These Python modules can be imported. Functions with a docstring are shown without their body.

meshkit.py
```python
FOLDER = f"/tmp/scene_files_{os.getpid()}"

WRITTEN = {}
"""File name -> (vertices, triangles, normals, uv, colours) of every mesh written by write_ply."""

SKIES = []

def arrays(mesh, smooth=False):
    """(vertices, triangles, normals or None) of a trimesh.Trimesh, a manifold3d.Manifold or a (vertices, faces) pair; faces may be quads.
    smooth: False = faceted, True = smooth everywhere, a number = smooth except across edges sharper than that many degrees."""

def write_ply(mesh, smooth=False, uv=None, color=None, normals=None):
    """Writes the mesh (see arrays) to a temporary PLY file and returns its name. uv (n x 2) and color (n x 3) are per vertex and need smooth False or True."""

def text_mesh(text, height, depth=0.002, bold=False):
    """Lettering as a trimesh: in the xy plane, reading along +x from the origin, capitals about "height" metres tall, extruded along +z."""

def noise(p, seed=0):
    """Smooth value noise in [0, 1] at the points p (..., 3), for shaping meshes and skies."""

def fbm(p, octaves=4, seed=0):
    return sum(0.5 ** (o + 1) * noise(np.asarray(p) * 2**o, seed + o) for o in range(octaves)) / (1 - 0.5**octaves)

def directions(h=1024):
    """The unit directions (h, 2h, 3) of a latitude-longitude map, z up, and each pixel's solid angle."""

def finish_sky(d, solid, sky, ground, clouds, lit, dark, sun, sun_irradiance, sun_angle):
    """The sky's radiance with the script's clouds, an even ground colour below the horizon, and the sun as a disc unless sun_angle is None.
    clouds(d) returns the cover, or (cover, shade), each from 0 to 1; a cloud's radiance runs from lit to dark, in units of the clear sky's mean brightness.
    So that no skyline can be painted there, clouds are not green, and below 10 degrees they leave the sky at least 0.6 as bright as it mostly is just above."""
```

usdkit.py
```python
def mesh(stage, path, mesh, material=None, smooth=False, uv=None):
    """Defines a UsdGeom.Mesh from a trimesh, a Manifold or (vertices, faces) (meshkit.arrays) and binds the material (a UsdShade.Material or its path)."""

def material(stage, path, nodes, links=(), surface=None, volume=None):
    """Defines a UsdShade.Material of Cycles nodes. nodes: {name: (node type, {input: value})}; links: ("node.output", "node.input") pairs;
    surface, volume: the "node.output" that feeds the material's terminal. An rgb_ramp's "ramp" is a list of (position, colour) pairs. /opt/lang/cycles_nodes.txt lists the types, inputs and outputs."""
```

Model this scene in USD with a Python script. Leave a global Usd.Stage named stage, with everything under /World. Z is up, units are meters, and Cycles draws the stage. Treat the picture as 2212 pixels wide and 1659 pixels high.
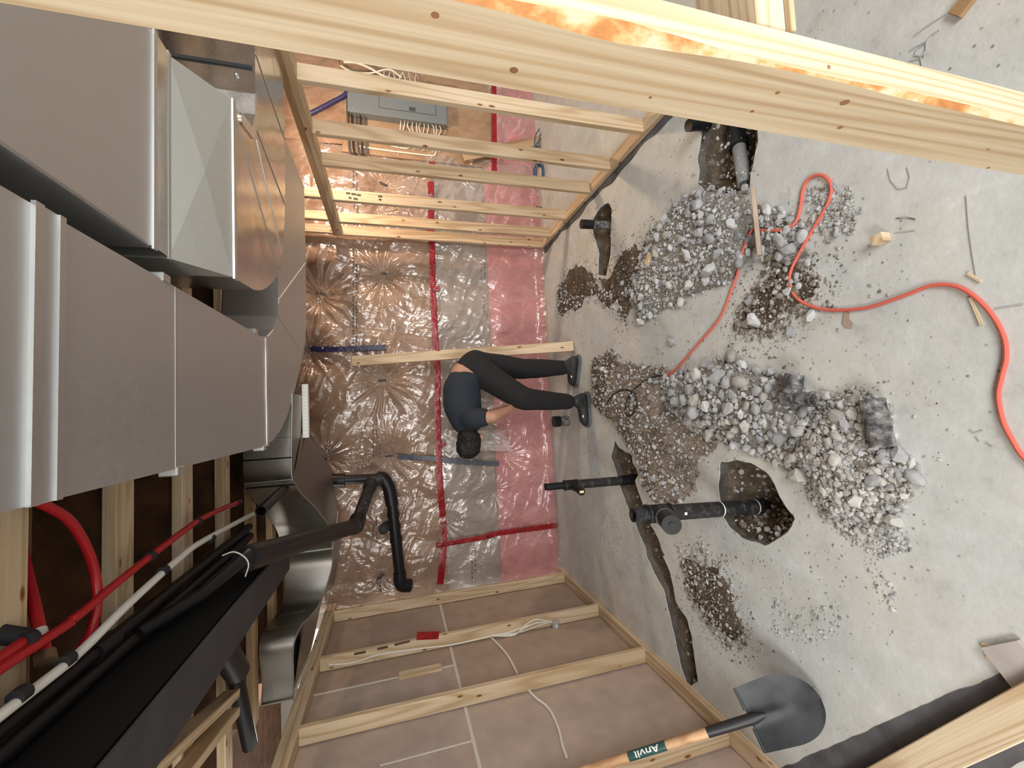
import math, random
import numpy as np, trimesh, usdkit, meshkit
import manifold3d as m3
from manifold3d import Manifold
from pxr import Usd, UsdGeom, UsdLux, UsdShade, Gf, Sdf, Vt
from scipy import ndimage
import shapely
from shapely.geometry import Polygon, LineString, Point

stage = Usd.Stage.CreateInMemory()
UsdGeom.SetStageUpAxis(stage, UsdGeom.Tokens.z)
UsdGeom.SetStageMetersPerUnit(stage, 1.0)
UsdGeom.Xform.Define(stage, '/World')
UsdGeom.Scope.Define(stage, '/World/Looks')
rng = np.random.default_rng(7)

# ------------------------------------------------------------------ camera
FPX, PITCH, ROLL, YAW = 905.24, 0.277334, 0.0317419, 0.0587584
EYE = np.array([0, 0, 1.6])
def cam_axes():
    cp, sp, cy, sy, cr, sr = math.cos(PITCH), math.sin(PITCH), math.cos(YAW), math.sin(YAW), math.cos(ROLL), math.sin(ROLL)
    fwd = np.array([sy*cp, cy*cp, -sp]); right = np.array([cy, -sy, 0]); down = np.cross(fwd, right)
    return np.stack([-sr*right + cr*down, -(cr*right + sr*down), fwd])     # picture right, picture down, forward (the phone was held upright)
RC = cam_axes()
cam = UsdGeom.Camera.Define(stage, '/World/camera')
M = Gf.Matrix4d(1.0)
for i, r in enumerate((RC[0], -RC[1], -RC[2], EYE)):
    M.SetRow(i, Gf.Vec4d(*map(float, r), 1.0 if i == 3 else 0.0))
cam.AddTransformOp().Set(M)
cam.CreateHorizontalApertureAttr(36.0); cam.CreateVerticalApertureAttr(36.0*1659/2212)
cam.CreateFocalLengthAttr(36.0*FPX/2212); cam.CreateClippingRangeAttr(Gf.Vec2f(0.02, 100))
cam.CreateExposureAttr(0.18)

# ------------------------------------------------------------------ light
dome = UsdLux.DomeLight.Define(stage, '/World/ambient_light'); dome.CreateIntensityAttr(0.30); dome.CreateColorAttr(Gf.Vec3f(1.0, .95, .9))
def rect_light(name, loc, target, w, h, power, col):
    L = UsdLux.RectLight.Define(stage, '/World/'+name)
    L.CreateWidthAttr(w); L.CreateHeightAttr(h); L.CreateIntensityAttr(power); L.CreateColorAttr(Gf.Vec3f(*col))
    z = np.array(loc, float)-np.array(target, float); z /= np.linalg.norm(z)
    x = np.cross([0, 0, 1.], z); x /= np.linalg.norm(x); y = np.cross(z, x)
    m = Gf.Matrix4d(1.0)
    for i, r in enumerate((x, y, z, loc)): m.SetRow(i, Gf.Vec4d(*map(float, r), 1.0 if i == 3 else 0.0))
    L.AddTransformOp().Set(m); return L
rect_light('window_light', (1.3, -2.6, 2.0), (0.5, 2.0, 0.4), 2.4, 1.4, 15, (.97, .98, 1.0))      # daylight of the window behind the photographer
rect_light('work_light', (-1.9, -1.0, 1.9), (0.8, 1.8, 0.3), 1.3, 1.0, 15, (1.0, .97, .93))      # unseen fill added on the left to brighten the side of the near stud
def bulb(name, loc, r, power, col):
    s = UsdLux.SphereLight.Define(stage, '/World/'+name); s.CreateRadiusAttr(r); s.CreateIntensityAttr(power); s.CreateColorAttr(Gf.Vec3f(*col)); s.AddTranslateOp().Set(Gf.Vec3d(*loc))
bulb('bare_bulb_light', (2.25, 3.2, 2.12), 0.05, 680, (1.0, .74, .53))                                # bare bulb behind the open stud wall
rect_light('next_room_light', (-2.3, 3.75, 2.45), (-1.2, 4.1, 1.9), .35, .2, 55, (1.0, .95, .88))    # lamp of the room behind the left wall

# ------------------------------------------------------------------ picture point -> place on a known plane
def ray(x, y): return RC.T @ np.array([x-1106, y-829.5, FPX])
def FZ(x, y, z=0.): d = ray(x, y); return EYE + d*(z-EYE[2])/d[2]
def FX(x, y, X): d = ray(x, y); return EYE + d*X/d[0]
def FY(x, y, Y): d = ray(x, y); return EYE + d*Y/d[1]
def crop(ox, oy, s): return lambda x, y: (ox+x*s, oy+y*s)
cA = crop(1150, 250, 800/2212); cB = crop(1150, 700, 900/2212); cC = crop(1150, 1200, 1062/2212)
def floor_poly(c, pts): return Polygon([tuple(FZ(*c(*p))[:2]) for p in pts]).buffer(0)

# ------------------------------------------------------------------ scene helpers
used = {}
def path_for(parent, name):
    base = str(parent.GetPath()) if parent is not None else '/World'
    k = (base, name); n = used.get(k, 0); used[k] = n+1
    return f'{base}/{name}' if n == 0 else f'{base}/{name}_{n:03d}'
def P(o): return o.GetPrim() if hasattr(o, 'GetPrim') else o
def data(o, label=None, cat=None, group=None, kind=None):
    o = P(o)
    for k, v in (('label', label), ('category', cat), ('group', group), ('kind', kind)):
        if v: o.SetCustomDataByKey(k, v)
    return o
def mat4(m):
    g = Gf.Matrix4d(1.0)
    for i in range(4):
        for j in range(4): g[i, j] = float(m[j][i])
    return g
def thing(name, label, cat, loc=(0, 0, 0), group=None, T=None, kind=None):
    x = UsdGeom.Xform.Define(stage, path_for(None, name))
    if T is None: T = trimesh.transformations.translation_matrix(loc)
    x.AddTransformOp().Set(mat4(T))
    return data(x.GetPrim(), label, cat, group, kind)
def obj(name, mesh, m, parent=None, smooth=30, T=None, label=None, cat=None, group=None, kind=None):
    if parent is not None: parent = P(parent)
    me = usdkit.mesh(stage, path_for(parent, name), mesh, m, smooth=smooth)
    if T is not None: me.AddTransformOp().Set(mat4(T))
    return data(me.GetPrim(), label, cat, group, kind)
def inv_loc(o):
    return np.linalg.inv(np.array(UsdGeom.Xformable(P(o)).GetLocalTransformation()).T)
def frame(origin, zdir, xhint=(1, 0, 0)):
    z = np.array(zdir, float); z /= np.linalg.norm(z); x = np.array(xhint, float); x -= z*(x@z); x /= np.linalg.norm(x); y = np.cross(z, x)
    m = np.eye(4); m[:3, 0], m[:3, 1], m[:3, 2], m[:3, 3] = x, y, z, origin; return m
def box(sx, sy, sz, c=(0, 0, 0), r=0.0):
    if r <= 0:
        b = trimesh.creation.box((sx, sy, sz)); b.apply_translation(c); return b
    pts = []
    for i in (-1, 1):
        for j in (-1, 1):
            for k in (-1, 1):
                h = np.array([sx/2*i, sy/2*j, sz/2*k])
                for a in range(3):
                    q = h.copy()
                    for b_ in range(3):
                        if b_ != a: q[b_] -= r*np.sign(h[b_])
                    pts.append(q)
    b = trimesh.convex.convex_hull(np.array(pts)); b.apply_translation(c); return b
def span(lo, hi, r=0.): lo, hi = np.array(lo, float), np.array(hi, float); return box(*(hi-lo), c=(lo+hi)/2, r=r)
def cat(*ms): return trimesh.util.concatenate([m for m in ms])
def curve(pts, n=8):
    p = np.array(pts, float)
    if len(p) < 3: return p
    q = np.vstack([2*p[0]-p[1], p, 2*p[-1]-p[-2]]); out = []
    for i in range(1, len(q)-2):
        for t in np.linspace(0, 1, n, endpoint=False):
            a, b, c, d = q[i-1:i+3]
            out.append(.5*((2*b)+(-a+c)*t+(2*a-5*b+4*c-d)*t*t+(-a+3*b-3*c+d)*t**3))
    return np.array(out+[p[-1]])
def tube(pts, r, n=10, caps=True, r2=None):
    p = np.array(pts, float); k = len(p); rr = np.full(k, r) if np.ndim(r) == 0 else np.array(r)
    t = np.gradient(p, axis=0); t /= np.linalg.norm(t, axis=1, keepdims=True)+1e-12
    u = np.cross(t[0], [0, 0, 1.]);
    if np.linalg.norm(u) < .1: u = np.cross(t[0], [1., 0, 0])
    u /= np.linalg.norm(u); V = []
    for i in range(k):
        u = u-t[i]*(u@t[i]); u /= np.linalg.norm(u)+1e-12; w = np.cross(t[i], u)
        a = np.linspace(0, 2*np.pi, n, endpoint=False)
        V.append(p[i]+rr[i]*(np.cos(a)[:, None]*u+np.sin(a)[:, None]*w))
    V = np.vstack(V); F = []
    for i in range(k-1):
        for j in range(n):
            a, b = i*n+j, i*n+(j+1) % n; F += [[a, b, b+n], [a, b+n, a+n]]
    if caps:
        V = np.vstack([V, p[0], p[-1]]); c0, c1 = len(V)-2, len(V)-1
        for j in range(n): F += [[c0, (j+1) % n, j], [c1, (k-1)*n+j, (k-1)*n+(j+1) % n]]
    return trimesh.Trimesh(V, F, process=False)
def pipe(p0, p1, r, wall=0.005, n=24):
    """an open pipe with a wall thickness from p0 to p1"""
    p0, p1 = np.array(p0, float), np.array(p1, float); L = np.linalg.norm(p1-p0)
    prof = np.array([[r-wall, 0], [r, 0], [r, L], [r-wall, L], [r-wall, 0]])
    m = trimesh.creation.revolve(prof, sections=n); m.apply_transform(frame(p0, p1-p0, (0.3, 0.9, 0.1))); return m
def rod(p0, p1, r, n=20): return tube([p0, p1], r, n)
def lathe(prof, T=None, n=24):
    m = trimesh.creation.revolve(np.array(prof, float), sections=n)
    if T is not None: m.apply_transform(T)
    return m
def extrude(poly, z0, z1):
    m = trimesh.creation.extrude_polygon(poly, z1-z0, engine='earcut'); m.apply_translation((0, 0, z0)); return m
def ribbon(pts, w, z=0.0015, th=0.0015):
    return extrude(LineString([p[:2] for p in pts]).buffer(w/2, cap_style=2), z, z+th)
def grid_mesh(X, Y, Z, mask=None):
    h, w = X.shape; idx = np.arange(h*w).reshape(h, w)
    q = np.stack([idx[:-1, :-1], idx[:-1, 1:], idx[1:, 1:], idx[1:, :-1]], -1)
    if mask is not None: q = q[mask[:-1, :-1] & mask[:-1, 1:] & mask[1:, 1:] & mask[1:, :-1]]
    q = q.reshape(-1, 4); f = np.vstack([q[:, [0, 1, 2]], q[:, [0, 2, 3]]])
    V = np.stack([X, Y, Z], -1).reshape(-1, 3); u, inv = np.unique(f, return_inverse=True)
    return trimesh.Trimesh(V[u], inv.reshape(-1, 3), process=False)

# ------------------------------------------------------------------ materials
def mt(name, nodes, links, surface='p.BSDF'): return usdkit.material(stage, '/World/Looks/'+name, nodes, links, surface=surface)
def plain(name, col, rough=.6, metal=0., spec=.5, bump=None, vary=0.):
    nodes = {'p': ('principled_bsdf', {'base_color': col, 'roughness': rough, 'metallic': metal, 'specular_ior_level': spec})}; links = []
    if vary:
        nodes.update({'tc': ('texture_coordinate', {}), 'n': ('noise_texture', {'scale': 9., 'detail': 5.}), 'r': ('rgb_ramp', {'ramp': [(.3, tuple(c*(1-vary) for c in col)), (.7, tuple(min(1, c*(1+vary)) for c in col))]})})
        links += [('tc.object', 'n.vector'), ('n.fac', 'r.fac'), ('r.color', 'p.base_color')]
    if bump:
        nodes.update({'tb': ('texture_coordinate', {}), 'nb': ('noise_texture', {'scale': bump[0], 'detail': 6., 'roughness': .65}), 'b': ('bump', {'strength': bump[1], 'distance': bump[2]})})
        links += [('tb.object', 'nb.vector'), ('nb.fac', 'b.height'), ('b.normal', 'p.normal')]
    return mt(name, nodes, links)
def wood(name, light, mid, dark, rough=.6, knots=True, ring=26., run=.8):
    """pine whose grain runs along the object's own z"""
    nodes = {'tc': ('texture_coordinate', {}), 'oi': ('object_info', {}), 'mul': ('math', {'math_type': 'multiply', 'value2': 37.}),
        'm1': ('mapping', {'scale': (7., 7., run)}), 'n1': ('noise_texture', {'dimensions': '4D', 'scale': 1.0, 'detail': 2., 'distortion': .4}),
        'mr': ('math', {'math_type': 'multiply', 'value2': ring}), 'sn': ('math', {'math_type': 'sine'}),
        'sc': ('math', {'math_type': 'multiply_add', 'value2': .5, 'value3': .5}),
        'm2': ('mapping', {'scale': (160., 160., 3.)}), 'n2': ('noise_texture', {'scale': 1., 'detail': 4.}),
        'm3': ('mapping', {'scale': (4., 4., .8)}), 'n3': ('noise_texture', {'dimensions': '4D', 'scale': 1., 'detail': 2.}),
        'r1': ('rgb_ramp', {'ramp': [(.0, light), (.6, mid), (1., dark)]}),
        'r3': ('rgb_ramp', {'ramp': [(.3, (.84, .80, .76)), (.7, (1.12, 1.1, 1.08))]}),
        'x3': ('mix_color', {'blend_type': 'multiply', 'fac': 1.}), 'r2': ('rgb_ramp', {'ramp': [(.35, (.88, .86, .83)), (.65, (1.06, 1.06, 1.06))]}),
        'x2': ('mix_color', {'blend_type': 'multiply', 'fac': .7}),
        'p': ('principled_bsdf', {'roughness': rough, 'specular_ior_level': .3}), 'b': ('bump', {'strength': .15, 'distance': .004})}
    links = [('oi.random', 'mul.value1'), ('tc.object', 'm1.vector'), ('m1.vector', 'n1.vector'), ('mul.value', 'n1.w'), ('n1.fac', 'mr.value1'), ('mr.value', 'sn.value1'), ('sn.value', 'sc.value1'),
        ('sc.value', 'r1.fac'), ('tc.object', 'm2.vector'), ('m2.vector', 'n2.vector'), ('n2.fac', 'r2.fac'), ('tc.object', 'm3.vector'), ('m3.vector', 'n3.vector'), ('mul.value', 'n3.w'), ('n3.fac', 'r3.fac'),
        ('r1.color', 'x3.a'), ('r3.color', 'x3.b'), ('x3.result', 'x2.a'), ('r2.color', 'x2.b'), ('n2.fac', 'b.height'), ('b.normal', 'p.normal')]
    if knots:
        nodes.update({'cx': ('combine_xyz', {}), 'm4': ('mapping', {'scale': (15., 15., 6.)}), 'v': ('voronoi_texture', {'scale': 1., 'randomness': 1.}), 'rk': ('rgb_ramp', {'ramp': [(.06, (.30, .17, .09)), (.10, (.55, .38, .25)), (.14, (1, 1, 1))]}), 'xk': ('mix_color', {'blend_type': 'multiply', 'fac': 1.})})
        links += [('tc.object', 'm4.vector'), ('mul.value', 'cx.x'), ('mul.value', 'cx.z'), ('cx.vector', 'm4.location'), ('m4.vector', 'v.vector'), ('v.distance', 'rk.fac'), ('x2.result', 'xk.a'), ('rk.color', 'xk.b'), ('xk.result', 'p.base_color')]
    else: links.append(('x2.result', 'p.base_color'))
    return mt(name, nodes, links)
pine = wood('pine', (.65, .53, .375), (.60, .475, .315), (.50, .37, .225), ring=60., run=.5)
pine_near = wood('pine_near', (.60, .51, .365), (.575, .475, .325), (.48, .365, .225), knots=False, ring=150., run=.32)
pine_old = wood('pine_old', (.50, .36, .22), (.44, .30, .17), (.32, .20, .10))
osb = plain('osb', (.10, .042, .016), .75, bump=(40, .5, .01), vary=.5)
def stone_mat(name, a, b, c, rough=.85):
    return mt(name, {'tc': ('texture_coordinate', {}), 'oi': ('object_info', {}), 'r': ('rgb_ramp', {'ramp': [(0, a), (.5, b), (1, c)]}), 'n': ('noise_texture', {'scale': 60., 'detail': 5., 'roughness': .7}), 'rn': ('rgb_ramp', {'ramp': [(.3, (.72, .72, .72)), (.7, (1.2, 1.2, 1.18))]}),
        'x': ('mix_color', {'blend_type': 'multiply', 'fac': 1.}), 'p': ('principled_bsdf', {'roughness': rough, 'specular_ior_level': .25}), 'b': ('bump', {'strength': .5, 'distance': .006})},
        [('oi.random', 'r.fac'), ('tc.object', 'n.vector'), ('n.fac', 'rn.fac'), ('r.color', 'x.a'), ('rn.color', 'x.b'), ('x.result', 'p.base_color'), ('n.fac', 'b.height'), ('b.normal', 'p.normal')])
stone_grey = stone_mat('stone_grey', (.30, .305, .31), (.43, .435, .44), (.62, .625, .63))
stone_beige = stone_mat('stone_beige', (.31, .30, .275), (.45, .44, .405), (.63, .62, .585))
stone_brown = stone_mat('stone_brown', (.13, .10, .07), (.24, .20, .155), (.46, .43, .39))
soil = mt('soil', {'tc': ('texture_coordinate', {}), 'n': ('noise_texture', {'scale': 14., 'detail': 8., 'roughness': .7}), 'n2': ('noise_texture', {'scale': 120., 'detail': 3.}), 'r': ('rgb_ramp', {'ramp': [(.3, (.05, .038, .026)), (.55, (.115, .088, .06)), (.75, (.24, .20, .155))]}), 'p': ('principled_bsdf', {'roughness': .95, 'specular_ior_level': .15}), 'b': ('bump', {'strength': .9, 'distance': .012})},
    [('tc.object', 'n.vector'), ('tc.object', 'n2.vector'), ('n.fac', 'r.fac'), ('r.color', 'p.base_color'), ('n2.fac', 'b.height'), ('b.normal', 'p.normal')])
grit = mt('grit', {'tc': ('texture_coordinate', {}), 'n': ('noise_texture', {'scale': 90., 'detail': 6., 'roughness': .75}), 'r': ('rgb_ramp', {'ramp': [(.3, (.17, .155, .13)), (.55, (.33, .31, .275)), (.75, (.50, .48, .44))]}), 'p': ('principled_bsdf', {'roughness': .95, 'specular_ior_level': .15}), 'b': ('bump', {'strength': .9, 'distance': .01})},
    [('tc.object', 'n.vector'), ('n.fac', 'r.fac'), ('r.color', 'p.base_color'), ('n.fac', 'b.height'), ('b.normal', 'p.normal')])
concrete = mt('concrete', {'tc': ('texture_coordinate', {}), 'n': ('noise_texture', {'scale': 1.1, 'detail': 7., 'roughness': .6, 'distortion': .6}), 'r': ('rgb_ramp', {'ramp': [(.36, (.49, .52, .515)), (.5, (.525, .54, .512)), (.64, (.57, .56, .505))]}),
    'n2': ('noise_texture', {'scale': 6., 'detail': 9., 'roughness': .74}), 'r2': ('rgb_ramp', {'ramp': [(.30, (.72, .70, .67)), (.42, (.92, .91, .895)), (.58, (1.02, 1.02, 1.02)), (.70, (1.16, 1.16, 1.16))]}), 'x': ('mix_color', {'blend_type': 'multiply', 'fac': 1.}),
    'v': ('voronoi_texture', {'scale': 26.}), 'vr': ('rgb_ramp', {'ramp': [(.07, (.42, .39, .35)), (.16, (1, 1, 1))]}), 'n3': ('noise_texture', {'scale': 2.3, 'detail': 5.}), 'r3': ('rgb_ramp', {'ramp': [(.46, (0, 0, 0)), (.56, (1, 1, 1))]}), 'x2': ('mix_color', {'blend_type': 'multiply'}),
    'n4': ('noise_texture', {'scale': 55., 'detail': 5.}), 'b': ('bump', {'strength': .25, 'distance': .004}), 'p': ('principled_bsdf', {'roughness': .72, 'specular_ior_level': .3})},
    [('tc.object', 'n.vector'), ('n.fac', 'r.fac'), ('tc.object', 'n2.vector'), ('n2.fac', 'r2.fac'), ('r.color', 'x.a'), ('r2.color', 'x.b'), ('tc.object', 'v.vector'), ('v.distance', 'vr.fac'), ('tc.object', 'n3.vector'), ('n3.fac', 'r3.fac'), ('r3.color', 'x2.fac'), ('x.result', 'x2.a'), ('vr.color', 'x2.b'), ('x2.result', 'p.base_color'),
     ('tc.object', 'n4.vector'), ('n4.fac', 'b.height'), ('b.normal', 'p.normal')])
def galvanised(name, col, rough, wob=.25):
    return mt(name, {'tc': ('texture_coordinate', {}), 'n': ('noise_texture', {'scale': 3.5, 'detail': 2.}), 'n2': ('noise_texture', {'scale': 70., 'detail': 3.}), 'r': ('rgb_ramp', {'ramp': [(.3, (rough*.95,)*3), (.7, (rough*1.05,)*3)]}),
        'b': ('bump', {'strength': wob, 'distance': .02}), 'p': ('principled_bsdf', {'base_color': col, 'metallic': 1.})},
        [('tc.object', 'n.vector'), ('tc.object', 'n2.vector'), ('n2.fac', 'r.fac'), ('r.color', 'p.roughness'), ('n.fac', 'b.height'), ('b.normal', 'p.normal')])
steel = galvanised('galvanised_steel', (.58, .595, .60), .50, .06)
steel_shiny = galvanised('shiny_steel', (.60, .58, .55), .2, .5)
steel_seam = galvanised('seam_steel', (.60, .61, .60), .45)
tape_foil = galvanised('foil_tape', (.74, .74, .73), .3, .8)
abs_black = plain('black_plastic', (.007, .007, .008), .42, spec=.35, bump=(30, .05, .003))
abs_dusty = mt('dusty_black_plastic', {'tc': ('texture_coordinate', {}), 'n': ('noise_texture', {'scale': 30., 'detail': 6., 'roughness': .7}), 'r': ('rgb_ramp', {'ramp': [(.40, (.03, .03, .033)), (.56, (.16, .155, .15)), (.7, (.40, .39, .37))]}), 'p': ('principled_bsdf', {'roughness': .8})}, [('tc.object', 'n.vector'), ('n.fac', 'r.fac'), ('r.color', 'p.base_color')])
abs_light_dust = mt('lightly_dusted_plastic', {'tc': ('texture_coordinate', {}), 'n': ('noise_texture', {'scale': 22., 'detail': 6., 'roughness': .7}), 'r': ('rgb_ramp', {'ramp': [(.5, (.013, .013, .014)), (.64, (.06, .058, .055)), (.75, (.25, .24, .22))]}), 'p': ('principled_bsdf', {'roughness': .5})}, [('tc.object', 'n.vector'), ('n.fac', 'r.fac'), ('r.color', 'p.base_color')])
black_steel = plain('black_painted_steel', (.007, .007, .008), .6, spec=.25, bump=(80, .1, .002))
white_plastic = plain('white_plastic', (.72, .71, .66), .45)
cable_white = plain('white_cable', (.70, .66, .56), .5)
red_plastic = plain('red_plastic', (.42, .012, .018), .35)
orange_plastic = plain('orange_plastic', (.60, .125, .085), .5, bump=(200, .2, .002))
rubber = plain('black_rubber', (.016, .016, .018), .7)
gasket_foam = plain('grey_foam', (.085, .085, .092), .85, vary=.4)
grit_brown = plain('grit_brown', (.23, .185, .14), .95, bump=(90, 1., .01), vary=.5)
broken = plain('broken_concrete', (.115, .102, .085), .95, bump=(40, 1., .02), vary=.55)  # soil-coloured concrete, darkened further so the shade inside the holes is in the colour
dark_print = plain('dark_print', (.05, .045, .045), .8)
pencil = plain('pencil_grey', (.38, .38, .375), .9)
drywall_paper = plain('drywall_paper', (.38, .275, .205), .85, vary=.10)
drywall_paper_b = plain('drywall_paper_light', (.42, .325, .265), .85, vary=.10)
joint_white = plain('gypsum_edge', (.62, .57, .50), .85)
# ------------------------------------------------------------------ floor slab with its broken-out holes
def ragged(poly, amp, seed, step=.018):
    r = poly.exterior; n = max(24, int(r.length/step)); out = []
    for i in range(n):
        p = np.array(r.interpolate(i/n, normalized=True).coords[0])
        q = np.array([*p, 0]); out.append(p+amp*2*np.array([meshkit.fbm(q*14, 3, seed)-.5, meshkit.fbm(q*14+9, 3, seed+3)-.5]))
    return Polygon(out).buffer(0)
hole_round = ragged(floor_poly(cB, [(1000, 740), (1090, 722), (1170, 735), (1240, 785), (1300, 885), (1335, 960), (1395, 1030), (1355, 1100), (1290, 1155), (1230, 1172), (1120, 1140), (1040, 1075), (1003, 1000), (988, 850)]), .012, 1)
tr = [cB(*p) for p in [(435, 618), (465, 662), (525, 690), (535, 735), (562, 790), (545, 840), (590, 960), (625, 1060), (665, 1130), (705, 1230)]] + [cC(*p) for p in [(585, 0), (622, 85), (642, 200), (692, 280), (716, 380), (736, 480), (747, 572), (700, 592), (662, 480), (648, 400), (622, 290), (588, 150), (545, 70), (512, 0)]] + [cB(*p) for p in [(600, 1200), (540, 1050), (492, 940), (448, 800), (420, 705)]]
hole_trench = ragged(Polygon([tuple(FZ(*p)[:2]) for p in tr]).buffer(0), .014, 5)
hole_slot = ragged(floor_poly(cA, [(425, 535), (455, 520), (472, 560), (470, 660), (466, 830), (440, 960), (392, 950), (396, 820), (362, 700), (352, 640), (385, 572)]), .012, 9)
hole_right = ragged(floor_poly(cA, [(1020, -120), (1012, 60), (1003, 160), (990, 250), (1000, 330), (985, 400), (1030, 460), (1290, 470), (1300, 350), (1333, 250), (1340, 130), (1345, -90)]), .014, 13)
slab = shapely.box(-3.2, -4.0, 6.0, 4.9)
for h in (hole_round, hole_trench, hole_slot, hole_right): slab = slab.difference(h)
floor = obj('floor', extrude(slab, -.10, 0), concrete, smooth=False, kind='structure')
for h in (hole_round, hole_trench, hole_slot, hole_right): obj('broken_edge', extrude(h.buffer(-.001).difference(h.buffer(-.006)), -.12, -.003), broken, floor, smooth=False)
gx, gy = np.meshgrid(np.arange(-1.8, 2.6, .02), np.arange(.5, 4.18, .02))
gp = np.stack([gx, gy, 0*gx], -1)
hu = shapely.union_all([hole_round, hole_trench, hole_slot, hole_right]); dh = np.where(shapely.contains_xy(hu, gx, gy), shapely.distance(shapely.points(gx, gy), hu.boundary), 0)
gz = -.022-.8*np.minimum(dh, .09)-.025*meshkit.fbm(gp*4, 4, 3)+.04*(meshkit.fbm(gp*22, 3, 8)-.5)
dr = shapely.distance(shapely.points(gx, gy), Point(*FZ(*cB(1170, 930))[:2])); gz -= .16*np.clip(1-dr/.17, 0, 1)
obj('trench_soil', grid_mesh(gx, gy, gz), soil, smooth=True, label='dark damp soil and gravel at the bottom of the holes broken through the floor', cat='soil', kind='stuff')

# pencil and saw marks on the slab (parts of the floor)
def mark(pts, w=.0022): obj('pencil_mark', ribbon([FZ(*p) for p in pts], w), pencil, floor, smooth=False)
cM = crop(1500, 0, 712/2212); cN = crop(1600, 400, 612/1692)
for pts in ([(1475, 245), (1560, 180), (1700, 90)], [(1445, 345), (1500, 310), (1560, 280), (1590, 240), (1650, 200)], [(1560, 290), (1555, 340), (1520, 378), (1480, 370), (1500, 330), (1560, 290)],
            [(1520, 390), (1530, 440), (1500, 520), (1450, 530), (1420, 490), (1450, 410), (1520, 390)], [(1410, 520), (1440, 480), (1490, 500), (1440, 500)],
            [(1300, 1130), (1320, 1210), (1370, 1270), (1430, 1260), (1450, 1190), (1430, 1120)], [(1360, 1465), (1430, 1462), (1485, 1470)]):
    mark([cM(*p) for p in pts])
for pts in ([(1350, 60), (1365, 250), (1385, 400), (1412, 560)], [(1520, 738), (1600, 725), (1692, 712)], [(920, 285), (980, 278), (1045, 270)], [(930, 200), (985, 190), (1050, 205)], [(1370, 1460), (1400, 1480), (1450, 1465)], [(1410, 1500), (1430, 1530)], [(1470, 1535), (1510, 1560)]):
    mark([cN(*p) for p in pts])

# ------------------------------------------------------------------ back wall core, ceiling, left wall
YW = 4.23
obj('wall_back', span((-3.2, YW+.17, -.1), (6.0, YW+.3, 2.85)), plain('wall_core', (.30, .27, .24), .9), smooth=False, kind='structure')
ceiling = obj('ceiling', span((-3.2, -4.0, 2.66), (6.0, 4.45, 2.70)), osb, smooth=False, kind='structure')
XL = -1.643
wall_left = data(UsdGeom.Xform.Define(stage, path_for(None, 'wall_left')), kind='structure')
XD = XL-.095
cuts = [.9, 2.30, 2.99, 4.12]
def panel(y0, y1, z0, z1, m): obj('drywall_panel', span((XD-.013, y0+.003, z0), (XD, y1-.003, z1)), m, wall_left, smooth=False)
panel(2.75, 4.12, .0, 1.243, drywall_paper); panel(.9, 2.75, .0, 1.243, drywall_paper_b)
panel(2.99, 4.12, 1.255, 2.2, drywall_paper); panel(2.30, 2.99, 1.255, 2.2, drywall_paper_b); panel(.9, 2.30, 1.255, 2.2, drywall_paper_b)
obj('drywall_joint', span((XD-.010, .9, 1.240), (XD+.002, 4.12, 1.258), .001), joint_white, wall_left, smooth=False)
obj('drywall_joint', span((XD-.010, 2.982, 1.255), (XD+.002, 2.998, 2.2), .001), joint_white, wall_left, smooth=False)
obj('drywall_joint', span((XD-.010, 2.295, 1.255), (XD+.002, 2.305, 1.72), .001), joint_white, wall_left, smooth=False)
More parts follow.
